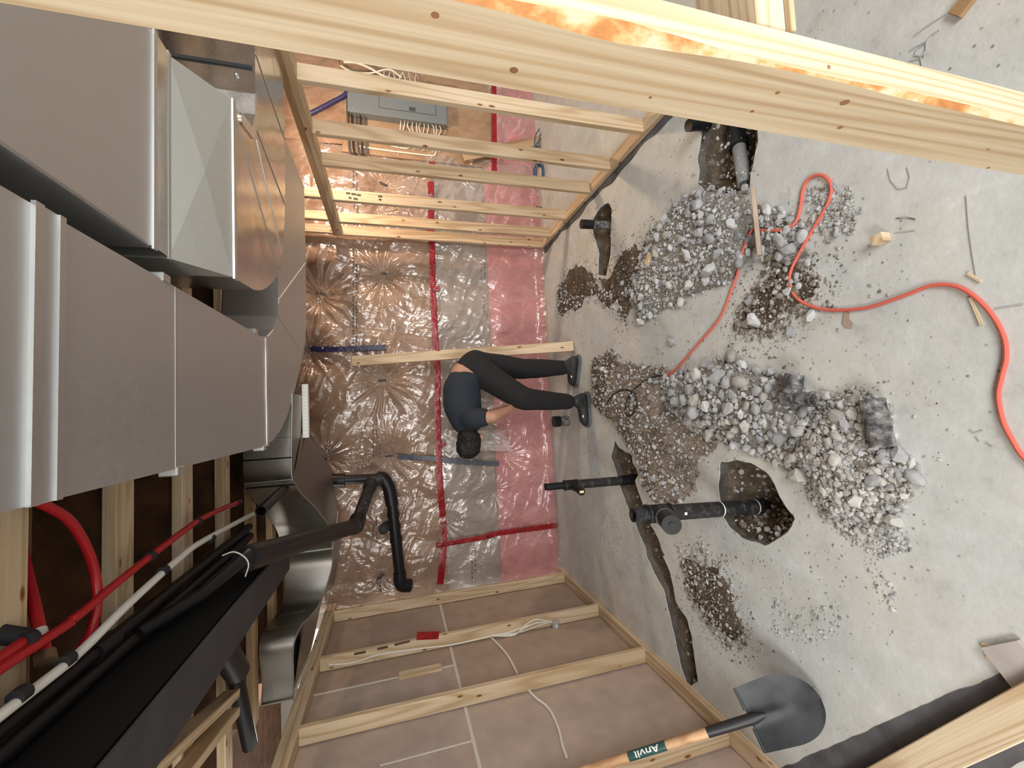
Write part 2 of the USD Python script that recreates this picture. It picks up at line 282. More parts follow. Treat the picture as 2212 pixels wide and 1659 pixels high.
obj('wood_patch', span((XD, 2.955, 1.34), (XD+.012, 3.03, 1.62), .002), pine, wall_left, smooth=False, T=None)

def lumber(parent, name, lo, hi, axis, m=pine, label=None, r=.003):
    """a planed board from corner lo to corner hi with its grain along the given axis"""
    lo, hi = np.array(lo, float), np.array(hi, float); c = (lo+hi)/2; s = hi-lo
    order = {2: (0, 1, 2), 1: (2, 0, 1), 0: (1, 2, 0)}[axis]
    T = np.eye(4); T[:3, :3] = np.eye(3)[:, list(order)]; T[:3, 3] = c
    return obj(name, box(*s[list(order)], r=r), m, parent, smooth=False, T=T, label=label)
lw = thing('stud_wall', 'open pine stud wall on the left with brown-backed drywall behind its studs', 'stud wall')
SL = [(3.93, 'A'), (3.22, 'B'), (2.555, 'C'), (1.83, 'D'), (1.2, 'E')]
for y, _ in SL: lumber(lw, 'stud', (XL-.089, y, .038), (XL, y+.038, 2.135), 2)
lumber(lw, 'bottom_plate', (XL-.089, .95, 0), (XL, 4.1, .038), 1)
lumber(lw, 'top_plate', (XL-.089, .95, 2.135), (XL, 4.1, 2.173), 1)
lumber(lw, 'top_plate', (XL-.089, 1.1, 2.173), (XL, 4.1, 2.211), 1)

XR = 1.68
rw = thing('stud_wall', 'open pine stud wall on the right between the dug floor and the electrical panel', 'stud wall')
for y in (2.185, 2.60, 2.93, 3.41, 3.80, 4.07): lumber(rw, 'stud', (XR, y, .042), (XR+.089, y+.038, 2.012), 2)
lumber(rw, 'bottom_plate', (XR, 1.3, .004), (XR+.089, 4.11, .042), 1)
lumber(rw, 'top_plate', (XR, 1.1, 2.012), (XR+.089, 4.11, 2.05), 1)
lumber(rw, 'top_plate', (XR, 1.1, 2.05), (XR+.089, 4.11, 2.088), 1, pine_old)
for y in (3.41, 3.80, 4.07): lumber(rw, 'cripple_stud', (XR+.01, y, 2.088), (XR+.085, y+.038, 2.40), 2)
for sx_, sy_, sl_ in ((752, 417, .03), (764, 419, .035), (775, 421, .03), (756, 427, .02), (768, 429, .03), (821, 424, .03), (821, 431, .02)): q = FY(sx_, sy_, 3.4085); obj('grade_stamp', box(.012, .0008, sl_, q), dark_print, rw, smooth=False)
gk = extrude(Polygon([(XR-.045+.014*math.sin(y*9)+.008*math.sin(y*23), y) for y in np.linspace(1.3, 4.1, 60)]+[(XR+.1, 4.12), (XR+.1, 1.3)]), .0005, .004)
obj('sill_gasket', gk, gasket_foam, rw, smooth=False, label='dark foam sill gasket sticking out under the bottom plate')

# the near framing right by the camera
nw = thing('stud', 'pale pine stud with bark-stained edge standing close in front on the right', 'stud', (0.34, 0.32, 0))
zz = np.linspace(.6, 2.9, 240); prof = []
for z in zz:
    w = .0022+.008*max(0, meshkit.fbm(np.array([z*4, .3, 0]), 2, 4)-.45)*2.2+.007*math.exp(-((z-1.37)/.09)**2)
    w2 = w*(.9+.5*meshkit.noise(np.array([z*6, 2, 0]), 2))
    prof.append([(w, 0), (.0405, .0), (.0405, .089), (.0, .089), (0, w2)])
prof = np.array(prof); k = 5
V = np.concatenate([np.column_stack([prof[i], np.full(k, zz[i])]) for i in range(len(zz))]); Fs = []
for i in range(len(zz)-1):
    for j in range(k): a, b = i*k+j, i*k+(j+1) % k; Fs.append([a, b, b+k, a+k])
main = [f for n_, f in enumerate(Fs) if n_ % k != 4]; wane = [f for n_, f in enumerate(Fs) if n_ % k == 4]
def submesh(F):
    F = np.array(F); u, inv = np.unique(F, return_inverse=True); F = inv.reshape(F.shape); return (V[u], F)
obj('timber', submesh(main), pine_near, nw, smooth=False)
wane_mat = mt('bark_edge', {'tc': ('texture_coordinate', {}), 'm': ('mapping', {'scale': (5., 5., 3.)}), 'n': ('noise_texture', {'scale': 3., 'detail': 5., 'roughness': .65}), 'r': ('rgb_ramp', {'ramp': [(.44, (.58, .47, .31)), (.49, (.56, .35, .15)), (.55, (.47, .20, .055)), (.66, (.33, .13, .04))]}), 'p': ('principled_bsdf', {'roughness': .6}), 'b': ('bump', {'strength': .7, 'distance': .006})},
    [('tc.object', 'm.vector'), ('m.vector', 'n.vector'), ('n.fac', 'r.fac'), ('r.color', 'p.base_color'), ('n.fac', 'b.height'), ('b.normal', 'p.normal')])
obj('wane_edge', submesh(wane), wane_mat, nw, smooth=False, label='rough orange-brown bark edge')
knot_mat = plain('knot', (.26, .12, .055), .6, vary=.4)
for px, py, s in [(1110, 151, .0036), (940, 32, .003), (1825, 221, .0044), (1815, 275, .003), (1680, 200, .0022), (1625, 240, .0018), (2135, 322, .0016), (2135, 362, .002), (1405, 210, .0015)]:
    p = FX(px, py, .34)-np.array([.34, .32, 0]); e = trimesh.creation.cylinder(s, .0012, sections=18); e.apply_transform(frame(p, (1, 0, 0), (0, 1, 0))); e.vertices[:, 2] = p[2]+(e.vertices[:, 2]-p[2])*1.2
    obj('knot', e, knot_mat, nw, smooth=False)
p = FX(1211, 66, .3415)-np.array([.34, .32, 0]); e = trimesh.creation.icosphere(3, .0068); e.apply_scale((.45, 1, 1.1)); e.apply_translation(p+np.array([.0025, -.0, 0])); obj('knot', e, knot_mat, nw)
p = FY(1790, 145, .32)-np.array([.34, .32, 0]); e = trimesh.creation.cylinder(.0022, .0012, sections=14); e.apply_transform(frame(p, (0, 1, 0))); obj('knot', e, knot_mat, nw, smooth=False)
nb = thing('blocking', 'short flat pine block nailed to the right of the near stud, top right', 'blocking')
lumber(nb, 'timber', (.383, .322, 1.186), (.95, .409, 1.224), 0, pine_near)
lumber(nb, 'second_timber', (.383, .318, 1.178), (.95, .326, 1.1845), 0, pine_near, r=.001)

# bottom plate of the angled wall, lower left, on its foam gasket
a, b = FZ(1870, 1659, .04), FZ(2212, 1470, .04); d = (b-a)/np.linalg.norm(b-a); n_ = np.array([d[1], -d[0], 0]);
if n_@a > 0: n_ = n_
n_ = n_ if n_[1] < 0 else -n_
c0, c1 = a-d*.35, b+d*.9
bp = thing('bottom_plate', 'pale pine plate of the angled wall lying on dark foam in the near lower corner', 'plate')
T = frame((c0+c1)/2+n_*.0445-np.array([0, 0, .019]), d, n_)
obj('timber', box(.089, .038, np.linalg.norm(c1-c0), r=.003), pine_near, bp, smooth=False, T=T)
g0, g1 = FZ(1690, 1659), FZ(2212, 1432); gp_ = Polygon([tuple(q[:2]) for q in (g0-(g1-g0)*.3, g1+(g1-g0)*.8, c1+n_*.12, c0+n_*.12)]).buffer(0)
obj('sill_gasket', extrude(ragged(gp_, .006, 21, .02), .0005, .0025), gasket_foam, bp, smooth=False, label='dark grey foam strip')

# ------------------------------------------------------------------ joists, subfloor
for i, y in enumerate([.34, .74, 1.14, 1.54, 1.945, 2.35, 2.76, 3.17, 3.58]):
    w = .089
    j = thing('floor_joist', ['wooden floor joist overhead, nearest the top edge', 'wooden floor joist overhead beside the looped red pipe', 'wooden floor joist overhead crossing behind the red and white pipes', 'wooden floor joist overhead just short of the duct elbow'][max(0, min(3, i-2))] if 2 <= i <= 5 else 'dark wooden floor joist above the ducts', 'joist', (0, 0, 0), group='floor joists above the ducts')
    lumber(j, 'bottom_flange', (-1.72, y, 2.40), (4, y+w, 2.438), 0, pine_old if i > 5 else pine)
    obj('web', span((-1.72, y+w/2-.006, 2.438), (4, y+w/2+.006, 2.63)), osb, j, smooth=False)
    lumber(j, 'top_flange', (-1.72, y, 2.622), (4, y+w, 2.66), 0, pine_old)

# ------------------------------------------------------------------ ducts
def band(pts, w, z0, z1): return extrude(LineString(pts).buffer(w, cap_style=2), z0, z1)
tk = thing('trunk_duct', 'wide grey sheet metal duct running overhead from the top edge, middle of the ceiling', 'duct')
outer = [(-.115, -.6), (-.118, 2.05), (-.10, 2.22), (-.05, 2.38), (.03, 2.53), (.15, 2.68), (.30, 2.84), (.5, 3.03), (.7, 3.09), (1.15, 3.10), (1.60, 3.10)]
inner = [(1.60, 2.36), (.7, 2.36), (.52, 2.34), (.44, 2.27), (.385, 2.17), (.365, 2.05), (.365, -.6)]
obj('duct_body', extrude(Polygon(list(curve(outer[:8], 5)[:, :2] if False else outer)+inner), 2.15, 2.395), steel, tk, smooth=20)
def strip(parent, pts, w, z=2.15, th=.004, m=steel_seam, name='seam'): obj(name, extrude(LineString(pts).buffer(w/2, cap_style=2), z-th, z), m, parent, smooth=False)
for y, w in ((.845, .018), (.895, .014)): strip(tk, [(-.118, y), (.37, y)], w, th=.007, name='joint_flange')
strip(tk, [(-.118, .868), (.37, .868)], .04, th=.003, m=steel)
strip(tk, [(-.12, 2.13), (.37, 2.13)], .03, th=.003, name='foil_tape', m=tape_foil)
for y in (.75, 1.30): strip(tk, [(-.115, y), (.365, y)], .003, th=.0008, m=steel)
for x, y in ((.372, 1.25), (.372, 1.98), (-.124, 1.32), (-.124, 2.08)): obj('hanger_clip', span((x-.012, y-.02, 2.146), (x+.012, y+.02, 2.19), .003), steel_seam, tk, smooth=False)
strip(tk, [(.60, 2.36), (1.05, 3.09)], .02, th=.002); strip(tk, [(.52, 2.34), (.40, 3.0)], .006, th=.0015)

t2 = thing('branch_duct', 'shiny sheet metal duct with a cross-broken panel, upper right by the near stud', 'duct')
obj('duct_body', span((.43, -.6, 2.15), (.985, 1.20, 2.395), .004), steel, t2, smooth=20)
for y, w, h in ((1.195, .016, .005), (1.262, .014, .005)): strip(t2, [(.425, y), (.99, y)], w, th=h, name='joint_flange')
strip(t2, [(.43, 1.228), (.985, 1.228)], .05, th=.004, m=steel_shiny)
hull = lambda pts: trimesh.convex.convex_hull(np.array(pts))
pm = np.array([.708, 1.335, 2.095])
q = np.array([(.43, 1.265, 2.15), (.985, 1.265, 2.15), (.985, 1.41, 2.05), (.43, 1.41, 2.05)])
nrm = np.cross(q[1]-q[0], q[3]-q[0]); nrm /= np.linalg.norm(nrm); nrm = nrm if nrm[2] < 0 else -nrm
apex = q.mean(0)+nrm*.010
top = q.copy(); top[:, 2] = 2.395
tv = np.vstack([q, apex, top]); tf = [[0, 1, 4], [1, 2, 4], [2, 3, 4], [3, 0, 4], [0, 5, 6], [0, 6, 1], [1, 6, 7], [1, 7, 2], [2, 7, 8], [2, 8, 3], [3, 8, 5], [3, 5, 0], [5, 7, 6], [5, 8, 7]]
obj('cross_broken_panel', trimesh.Trimesh(tv, tf, process=False), galvanised('panel_steel', (.62, .63, .60), .5, .1), t2, smooth=False)
e2 = [(.43, 1.41), (.44, 1.52), (.448, 1.61), (.47, 1.69), (.50, 1.76), (.55, 1.85), (.60, 1.92), (.66, 1.985), (.80, 2.04), (1.0, 2.08), (1.38, 2.10), (1.6, 2.08), (1.60, 1.655), (1.07, 1.655), (1.0, 1.60), (.985, 1.41)]
obj('elbow', extrude(Polygon(e2), 2.05, 2.395), steel_shiny, t2, smooth=20)
strip(t2, [(.425, 1.42), (.99, 1.42)], .022, z=2.05, th=.006, name='joint_flange')
for pts in ([(.62, 1.95), (.95, 1.44)], [(1.02, 1.66), (.72, 2.0)], [(1.06, 1.66), (.98, 2.07)], [(1.35, 1.66), (1.30, 2.09)]): strip(t2, pts, .007, z=2.05, th=.002, name='crease')
tp = extrude(LineString([(.985, 1.50), (1.01, 1.61), (1.09, 1.648), (1.17, 1.65)]).buffer(.018), 2.045, 2.19); obj('foil_tape', tp, tape_foil, t2, smooth=20)
obj('seam', span((1.28, 1.648, 2.06), (1.292, 1.655, 2.39)), rubber, t2, smooth=False); obj('screw', trimesh.creation.icosphere(2, .007, ).apply_translation((1.25, 1.652, 2.11)), steel_seam, t2)

bd = thing('offset_duct', 'dull sheet metal duct swerving down the left behind the black pipes', 'duct')
def at3(x, y, z): return FZ(x, y, z)
def atY(x, y, Y): return FY(x, y, Y)
A = [atY(631, 850, 2.60), atY(629, 945, 2.60), atY(629, 1023, 2.60), atY(639, 1050, 2.66), atY(654, 1070, 2.76), atY(679, 1094, 2.95), atY(697, 1117, 3.12), atY(708, 1135, 3.25), atY(717, 1185, 3.42), atY(716, 1228, 3.44), at3(693, 1297, 2.14), at3(668, 1334, 2.16), at3(650, 1352, 2.18), at3(634, 1395, 2.21), at3(634, 1457, 2.222), at3(634, 1512, 2.224)]
A = curve(A, 6); A[-1] = A[-1]
ts = np.gradient(A, axis=0); ts[:, 2] = 0; ts /= np.linalg.norm(ts, axis=1, keepdims=True); nb_ = np.stack([ts[:, 1], -ts[:, 0], 0*ts[:, 0]], 1); nb_ = np.where((nb_[:, 1] < 0)[:, None], -nb_, nb_)
for i in range(1, len(nb_)):
    if nb_[i]@nb_[i-1] < 0: nb_[i] *= -1
dep = .40
B_ = A+nb_*dep; B_[:, 1] = np.minimum(B_[:, 1], 4.05); B_[:, 2] = np.where(B_[:, 0] < -1.45, np.maximum(B_[:, 2], 2.228), B_[:, 2]); Ct = A.copy(); Ct[:, 2] = 2.39; Dt = B_.copy(); Dt[:, 2] = 2.39
Vd = np.stack([A, B_, Dt, Ct], 1).reshape(-1, 3); Fd = []
for i in range(len(A)-1):
    for j in range(4): a_, b_ = i*4+j, i*4+(j+1) % 4; Fd.append([a_, b_, b_+4, a_+4])
Fd += [[0, 3, 2, 1], [len(Vd)-4, len(Vd)-3, len(Vd)-2, len(Vd)-1]]
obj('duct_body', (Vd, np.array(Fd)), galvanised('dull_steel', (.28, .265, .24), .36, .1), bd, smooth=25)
obj('corner_seam', tube(A, .004, 6), steel_seam, bd)
for i in (6, 9, 14, 17): obj('seam', tube([A[i]+(0, -.003, -.003), Ct[i]+(0, -.003, 0)], .004, 6), black_steel if i in (9, 17) else steel_seam, bd)
i = 48; obj('joint_flange', tube([Ct[i]+(0, -.004, 0), A[i]+(0, -.004, -.004), B_[i]+(0, 0, -.004)], .007, 6), steel_seam, bd)

rg = thing('vent_register', 'narrow white ribbed vent register hanging under the far edge of the duct', 'vent register')
r0, r1 = FZ(671, 830, 2.10), FZ(672, 945, 2.10)
obj('frame', span((r1[0], r1[1]-.005, 2.112), (r0[0], r1[1]+.03, 2.148), .003), white_plastic, rg, smooth=False)
for k in range(14): x = r1[0]+.03+k*(r0[0]-r1[0]-.05)/13; obj('louver', span((x, r1[1]-.012, 2.114), (x+.010, r1[1]-.004, 2.144)), plain(f'louver_white', (.8, .79, .74), .5) if k == 0 else '/World/Looks/louver_white', rg, smooth=False)

# ------------------------------------------------------------------ steel beam and the pipes beside it
sb = thing('steel_beam', 'black painted steel beam running overhead on the left beside the black pipes', 'beam')
obj('bottom_flange', span((-.79, -.6, 2.15), (-.64, 2.50, 2.162), .002), plain('beam_flange_grey', (.03, .03, .034), .65, vary=.2), sb, smooth=False)
obj('web', span((-.722, -.6, 2.162), (-.708, 2.50, 2.386)), black_steel, sb, smooth=False)
obj('top_flange', span((-.79, -.6, 2.386), (-.64, 2.50, 2.398), .002), black_steel, sb, smooth=False)
obj('nailer', span((-.66, -.6, 2.17), (-.642, 2.50, 2.384)), plain('nailer_black', (.006, .006, .006), .8, spec=.2), sb, smooth=False, label='black board packed into the side of the beam')

def pipe_thing(name, label, cat_, pts, r, m, n=14, extra=(), group=None):
    t = thing(name, label, cat_, group=group)
    obj('pipe_run', tube(curve(pts, 8), r, n), m, t)
    return t
wp = pipe_thing('water_pipe', 'white plastic water pipe running along the black pipes under the joists', 'pipe', [(-.53, -.3, 2.325), (-.525, 1.05, 2.32), (-.52, 1.25, 2.32), (-.49, 1.44, 2.32), (-.46, 1.72, 2.32), (-.455, 1.92, 2.32), (-.49, 2.56, 2.32)], .011, white_plastic)
for y in (1.09, 1.21, 1.62, 1.98): obj('clip', tube([(-.515+.03*(y > 1.4)+.02*(y > 1.6), y-.012, 2.32), (-.515+.03*(y > 1.4)+.02*(y > 1.6), y+.012, 2.32)], .016, 12), rubber, wp)
rp = pipe_thing('water_pipe', 'red plastic water pipe running straight along just above the white one', 'pipe', [(-.46, -.3, 2.345), (-.455, 1.1, 2.345), (-.45, 1.28, 2.345), (-.425, 1.46, 2.345), (-.395, 1.75, 2.345), (-.38, 2.0, 2.345), (-.40, 2.40, 2.345)], .011, red_plastic)
for y, x in ((1.60, -.41), (1.93, -.385), (2.36, -.40)): obj('clip', tube([(x, y-.01, 2.345), (x, y+.01, 2.345)], .016, 12), rubber, rp)
lp = [FZ(x, y, z) for x, y, z in ((60, 1075, 2.37), (105, 1095, 2.37), (150, 1125, 2.37), (185, 1180, 2.37), (205, 1240, 2.37), (210, 1300, 2.36), (198, 1360, 2.36), (170, 1408, 2.36))]
pipe_thing('water_pipe', 'looped red plastic water pipe curving across the dark joist bay', 'pipe', lp, .011, red_plastic)
r3 = thing('water_pipe', 'short red pipe with a white paper label coming down between two joists', 'pipe')
q0, q1 = FZ(38, 1150, 2.55), FZ(100, 1425, 2.34); obj('pipe_run', rod(q0, q1, .012), red_plastic, r3)
qa, qb = q0+(q1-q0)*.80, q0+(q1-q0)*.87; obj('label_sleeve', rod(qa, qb, .0128), white_plastic, r3); obj('fitting', rod(q0+(q1-q0)*.96, q1+(q1-q0)*.02, .018), plain('brass_dark', (.2, .14, .08), .4, .8), r3)
r4 = thing('water_pipe', 'red pipe with a dark elbow at the very top left corner of the ceiling', 'pipe'); q0, q1 = FZ(-40, 1450, 2.36), FZ(60, 1380, 2.36); obj('pipe_run', rod(q0, q1, .012), red_plastic, r4); obj('elbow', tube(curve([q1-(q1-q0)*.15, q1, q1+np.array([.02, .0, .05])], 5), .019, 12), rubber, r4)
for i, (x, z, lab) in enumerate(((-.565, 2.345, 'thin black plastic drain pipe lying closest to the white water pipe'), (-.613, 2.345, 'black plastic drain pipe lying against the side of the steel beam'))):
    dp = thing('drain_pipe', lab, 'pipe'); obj('pipe_run', tube([(x, -.4, z), (x, 1.2, z-.005), (x+.02, 2.48, z-.015)], .018 if i == 0 else .021, 18), abs_black, dp)
    obj('coupling', rod((x, 1.33+.2*i, z-.006), (x, 1.41+.2*i, z-.006), .025), abs_black, dp)
cp = thing('conduit', 'short open black tube sticking out in front of the swerving duct', 'pipe'); q0 = FY(563, 1104, 2.2); q1 = q0+np.array([.03, .42, -.005]); obj('pipe_run', pipe(q0, q1, .024, .004), abs_black, cp)
st = thing('hanger_strap', 'thin pale tie strap looped around the black pipes', 'strap'); obj('strap_loop', tube(curve([FY(480, 1200, 1.70), FY(505, 1192, 1.70), FY(528, 1203, 1.70), FY(537, 1220, 1.70), FY(530, 1245, 1.72)], 6), .0025, 6), plain('strap_grey', (.35, .34, .31), .5), st)

bigp = thing('drain_pipe', 'thick black plastic drain pipe slanting from the beam to the wall past the duct', 'pipe')
E1 = FY(768, 1136, 3.3); S1 = FY(530, 1207, 1.86); obj('reducer', tube([(-.60, 1.5, 2.33), (-.585, 1.70, 2.25), S1-(E1-S1)*.02, S1+(E1-S1)*.015], [.022, .023, .026, .05], 20), abs_black, bigp); obj('pipe_run', rod(S1, E1, .050, 24), abs_black, bigp)
obj('hub', rod(E1-(E1-S1)*.05, E1+(E1-S1)*.0, .058, 24), abs_black, bigp)
G1 = FY(803, 1042, 3.90); obj('elbow', tube(curve([E1-(E1-S1)*.02, E1, E1+(G1-E1)*.14], 6), .058, 24), abs_black, bigp)
obj('grey_run', rod(E1, G1, .046, 24), abs_light_dust, bigp); obj('wye', tube(curve([G1-(G1-E1)*.15, G1, FY(822, 1033, 3.93)], 6), .056, 24), abs_light_dust, bigp)
wpip = thing('drain_pipe', 'black plastic drain pipe with a round cleanout running along the back wall to the left', 'pipe')
K = [FY(828, 1034, 3.97), FY(840, 1055, 3.97), FY(847, 1090, 3.97), FY(866, 1262, 3.97)]
obj('pipe_run', tube([K[1], K[2], K[3]], .047, 24), abs_black, wpip)
obj('elbow', tube(curve([FY(815, 1033, 3.97), K[0], K[1], K[2]], 6), .056, 24), abs_black, wpip)
obj('elbow', tube(curve([K[2]+(K[3]-K[2])*.85, K[3], K[3]+np.array([-.04, .03, -.10])*.8], 5), .056, 24), abs_black, wpip)
kc = FY(836, 1140, 3.92); obj('cleanout', rod(kc+np.array([.0, -.03, .03]), kc+np.array([0, .06, 0]), .048, 24), abs_light_dust, wpip); obj('cleanout_plug', rod(kc+np.array([0, -.036, .03]), kc+np.array([0, -.03, .03]), .022, 20), rubber, wpip)
for t in (.1, .25, .42): obj('coupling', rod(K[2]+(K[3]-K[2])*t, K[2]+(K[3]-K[2])*(t+.05), .054, 24), abs_black, wpip)
vp_ = thing('drain_pipe', 'black pipe dropping down the back wall from behind the swerving duct', 'pipe')
obj('pipe_run', rod(FY(650, 1040, 3.97), FY(822, 1033, 3.97), .040, 20), abs_black, vp_); obj('fitting', rod(FY(690, 1040, 3.97), FY(745, 1037, 3.97), .058, 20), abs_black, vp_)
sp = thing('drain_pipe', 'dark upright pipe in the shadow left of the beam', 'pipe'); obj('pipe_run', rod(FZ(495, 1395, 2.36), FZ(540, 1610, 2.36), .035), abs_black, sp); obj('elbow', rod(FZ(480, 1400, 2.3), FZ(512, 1450, 2.3), .05), abs_black, sp)
for k, (xa, ya, xb, yb, lab) in enumerate(((300, 1659, 500, 1500, 'rough pine blocking board high on the left, nearest the beam'), (395, 1659, 500, 1540, 'rough pine blocking board high on the left, second from the beam'))):
    q0, q1 = FZ(xa-40, ya+60, 2.36), FZ(xb, yb, 2.36); t = thing('blocking', lab, 'board'); obj('timber', box(.07, .038, np.linalg.norm(q1-q0), r=.003), pine, t, smooth=False, T=frame((q0+q1)/2, q1-q0, (0, 0, 1)))
# ------------------------------------------------------------------ insulation and plastic on the back wall
pinches = [(690, 633, .085, .36), (828, 590, .055, .30), (826, 822, .06, .34), (700, 992, .06, .3), (842, 985, .06, .3), (828, 396, .05, .3), (668, 755, .06, .3), (822, 1245, .03, .15), (822, 455, .03, .25), (790, 1030, .05, .25), (1000, 900, .03, .3), (1090, 985, .03, .22)]
CREASES = [(FY(*a_, YW-.05), FY(*b_, YW-.05)) for a_, b_ in (((700, 633), (826, 592)), ((702, 992), (842, 985)), ((832, 592), (928, 606)), ((845, 982), (935, 1000)))]
PW = [(FY(x, y, YW-.05), a, R) for x, y, a, R in pinches]
lower_pinch = [(1095, 985, .03, .25), (1180, 1010, .03, .22), (1215, 700, .02, .25), (960, 1130, .03, .25), (1070, 1060, .03, .2)]
LW = [(FY(x, y, YW-.05), a, R) for x, y, a, R in lower_pinch]
def relief(X, Z, pins, seed, lump=.05, wr=.0055):
    p = np.stack([X, 0*X, Z], -1)
    d = lump*(meshkit.fbm(p*2.1, 3, seed)-.5)*1.5
    d += .018*np.abs(np.sin(X*np.pi/.40+.7*np.sin(Z*2)))-.01               # batts bulge between the studs behind
    warp = meshkit.fbm(p*3, 3, seed+5)*2.2; q = np.stack([X*2.0+warp, 0*X, Z*7+X*4+warp], -1)
    d += wr*(1-2*np.abs(meshkit.fbm(q, 4, seed+2)-.5)*2.4)                    # drawn creases
    q2 = np.stack([X*9-Z*3+warp, 0*X+4, Z*2.2+warp], -1); d += wr*.8*(1-2*np.abs(meshkit.fbm(q2, 3, seed+9)-.5)*2.4)
    for (c, a, R) in pins:
        dx, dz = X-c[0], Z-c[2]; r = np.hypot(dx, dz); th = np.arctan2(dz, dx)
        g = np.exp(-(r/R)**2*1.6); n = .5+.5*meshkit.noise(np.stack([3*np.cos(th), 3*np.sin(th), 0*th+c[0]], -1), seed)
        fold = 1-2*np.abs(np.sin(th*8+6*n+3*meshkit.noise(np.stack([r*4, th, 0*th], -1), seed+1)))**.7
        d += -a*np.exp(-(r/(R*.42))**2)+.30*a*g*fold*np.clip(r/.03, 0, 1)
    for (p0, p1) in CREASES:
        e = np.array([p1[0]-p0[0], p1[2]-p0[2]]); L = np.hypot(*e); e /= L; s = np.clip((X-p0[0])*e[0]+(Z-p0[2])*e[1], 0, L); dist = np.hypot(X-p0[0]-s*e[0], Z-p0[2]-s*e[1]); d -= .028*np.exp(-(dist/.018)**2)
    return d
res = .0075
def sheet(x0, x1, z0, z1, pins, seed, y, lump=.05, wr=.0055, hang=None, step=res):
    X, Z = np.meshgrid(np.arange(x0, x1+step, step), np.arange(z0, z1+step, step)); D = relief(X, Z, pins, seed, lump, wr)
    return X, y-D, Z
def lean(Z): return 0.0*Z
def insul(name, c1, c2, c3, scale): return mt(name, {'tc': ('texture_coordinate', {}), 'm': ('mapping', {'scale': (1, 1, .6)}), 'n': ('noise_texture', {'scale': scale, 'detail': 8., 'roughness': .72, 'distortion': .8}), 'r': ('rgb_ramp', {'ramp': [(.33, c1), (.5, c2), (.68, c3)]}), 'p': ('principled_bsdf', {'roughness': .95, 'specular_ior_level': .1}), 'b': ('bump', {'strength': .5, 'distance': .02})},
    [('tc.object', 'm.vector'), ('m.vector', 'n.vector'), ('n.fac', 'r.fac'), ('r.color', 'p.base_color'), ('n.fac', 'b.height'), ('b.normal', 'p.normal')])
ins_brown = insul('insulation_brown', (.23, .135, .085), (.33, .21, .14), (.43, .30, .215), 5.)
ins_grey = insul('insulation_greybrown', (.27, .21, .17), (.35, .29, .245), (.43, .37, .33), 6.)
ins_pink = insul('insulation_pink', (.48, .185, .18), (.58, .25, .245), (.66, .33, .32), 6.)
def band_piece(name, x0, x1, z0, z1, m, label, cat_, pins, y, seed):
    X, Y, Z = sheet(x0, x1, z0, z1, pins, seed, y, step=.015)
    X2, Z2 = X, Z; edge = .035*(meshkit.fbm(np.stack([X*2.3, 0*X, 0*X], -1), 3, seed+4)-.5)
    t = (Z-z0)/(z1-z0); Zw = Z+edge*(1-t)*1.5
    g = grid_mesh(X2, Y, Zw); return obj(name, g, m, smooth=True, label=label, cat=cat_)
YP = YW-.035; RB = XR+.30
band_piece('insulation_blanket', -1.75, 2.62, 1.15, 2.55, ins_brown, 'brown insulation blanket behind the clear plastic on the upper back wall', 'insulation', PW, YP+.022, 3)
band_piece('insulation_blanket', -1.75, 2.62, .57, 1.17, ins_grey, 'grey-brown insulation blanket behind the plastic just below the long red tape', 'insulation', LW, YP+.030, 3)
band_piece('insulation_batt', -1.75, 3.6, -.02, .60, ins_pink, 'pink insulation batt along the foot of the back wall', 'insulation', LW, YP+.012, 3)
ply = insul('plywood_brown', (.27, .17, .10), (.35, .235, .145), (.42, .30, .20), 5.)
obj('plywood_board', span((2.55, YW-.05, .47), (4.2, YW-.03, 2.0), .001), ply, smooth=False, label='brown plywood board on the wall behind the electrical panel', cat='board')
band_piece('insulation_blanket', 2.62, 4.2, 1.98, 2.6, ins_brown, 'brown insulation bulging above the electrical panel, behind the right stud wall', 'insulation', [], YP, 8)
def poly_mat(name, haze, tint):
    return mt(name, {'t': ('transparent_bsdf', {'color': (.97, .965, .955)}), 'd': ('principled_bsdf', {'base_color': tint, 'roughness': .5}), 'g': ('glossy_bsdf', {'color': (1, .98, .95), 'roughness': .19}), 'f': ('layer_weight', {'blend': .22}), 'fm': ('map_range', {'from_min': 0., 'from_max': 1., 'to_min': .065, 'to_max': .85, 'clamp': True}),
        'tc': ('texture_coordinate', {}), 'm': ('mapping', {'scale': (4.2, 4., 1.2), 'rotation': (0, .5, 0)}), 'n': ('noise_texture', {'scale': 3., 'detail': 3., 'roughness': .5, 'distortion': 1.2}), 'b': ('bump', {'strength': .45, 'distance': .02}), 'm1': ('mix_closure', {'fac': haze}), 'm2': ('mix_closure', {})},
        [('tc.object', 'm.vector'), ('m.vector', 'n.vector'), ('n.fac', 'b.height'), ('b.normal', 'g.normal'), ('b.normal', 'f.normal'), ('t.BSDF', 'm1.closure1'), ('d.BSDF', 'm1.closure2'), ('f.facing', 'fm.value'), ('fm.result', 'm2.fac'), ('m1.closure', 'm2.closure1'), ('g.BSDF', 'm2.closure2')], surface='m2.closure')
poly = poly_mat('clear_poly', .035, (.75, .70, .66)); poly_lo = poly_mat('clear_poly_lower', .06, (.75, .71, .70))
X, Y, Z = sheet(-1.75, 2.62, 1.14, 2.5, PW, 3, YP)
obj('plastic_sheet', grid_mesh(X, Y, Z), poly, smooth=True, label='clear wrinkled plastic sheet over the brown insulation, above the long red tape', cat='plastic sheet')
X, Y, Z = sheet(-1.75, 2.62, .0, 1.20, LW, 3, YP-.006, wr=.006)
foot = np.clip((.12-Z)/.12, 0, 1)**2; Y = Y-foot*(.05+.05*meshkit.fbm(np.stack([X*5, 0*X, 0*X], -1), 3, 2)); Z = np.maximum(Z, .003)
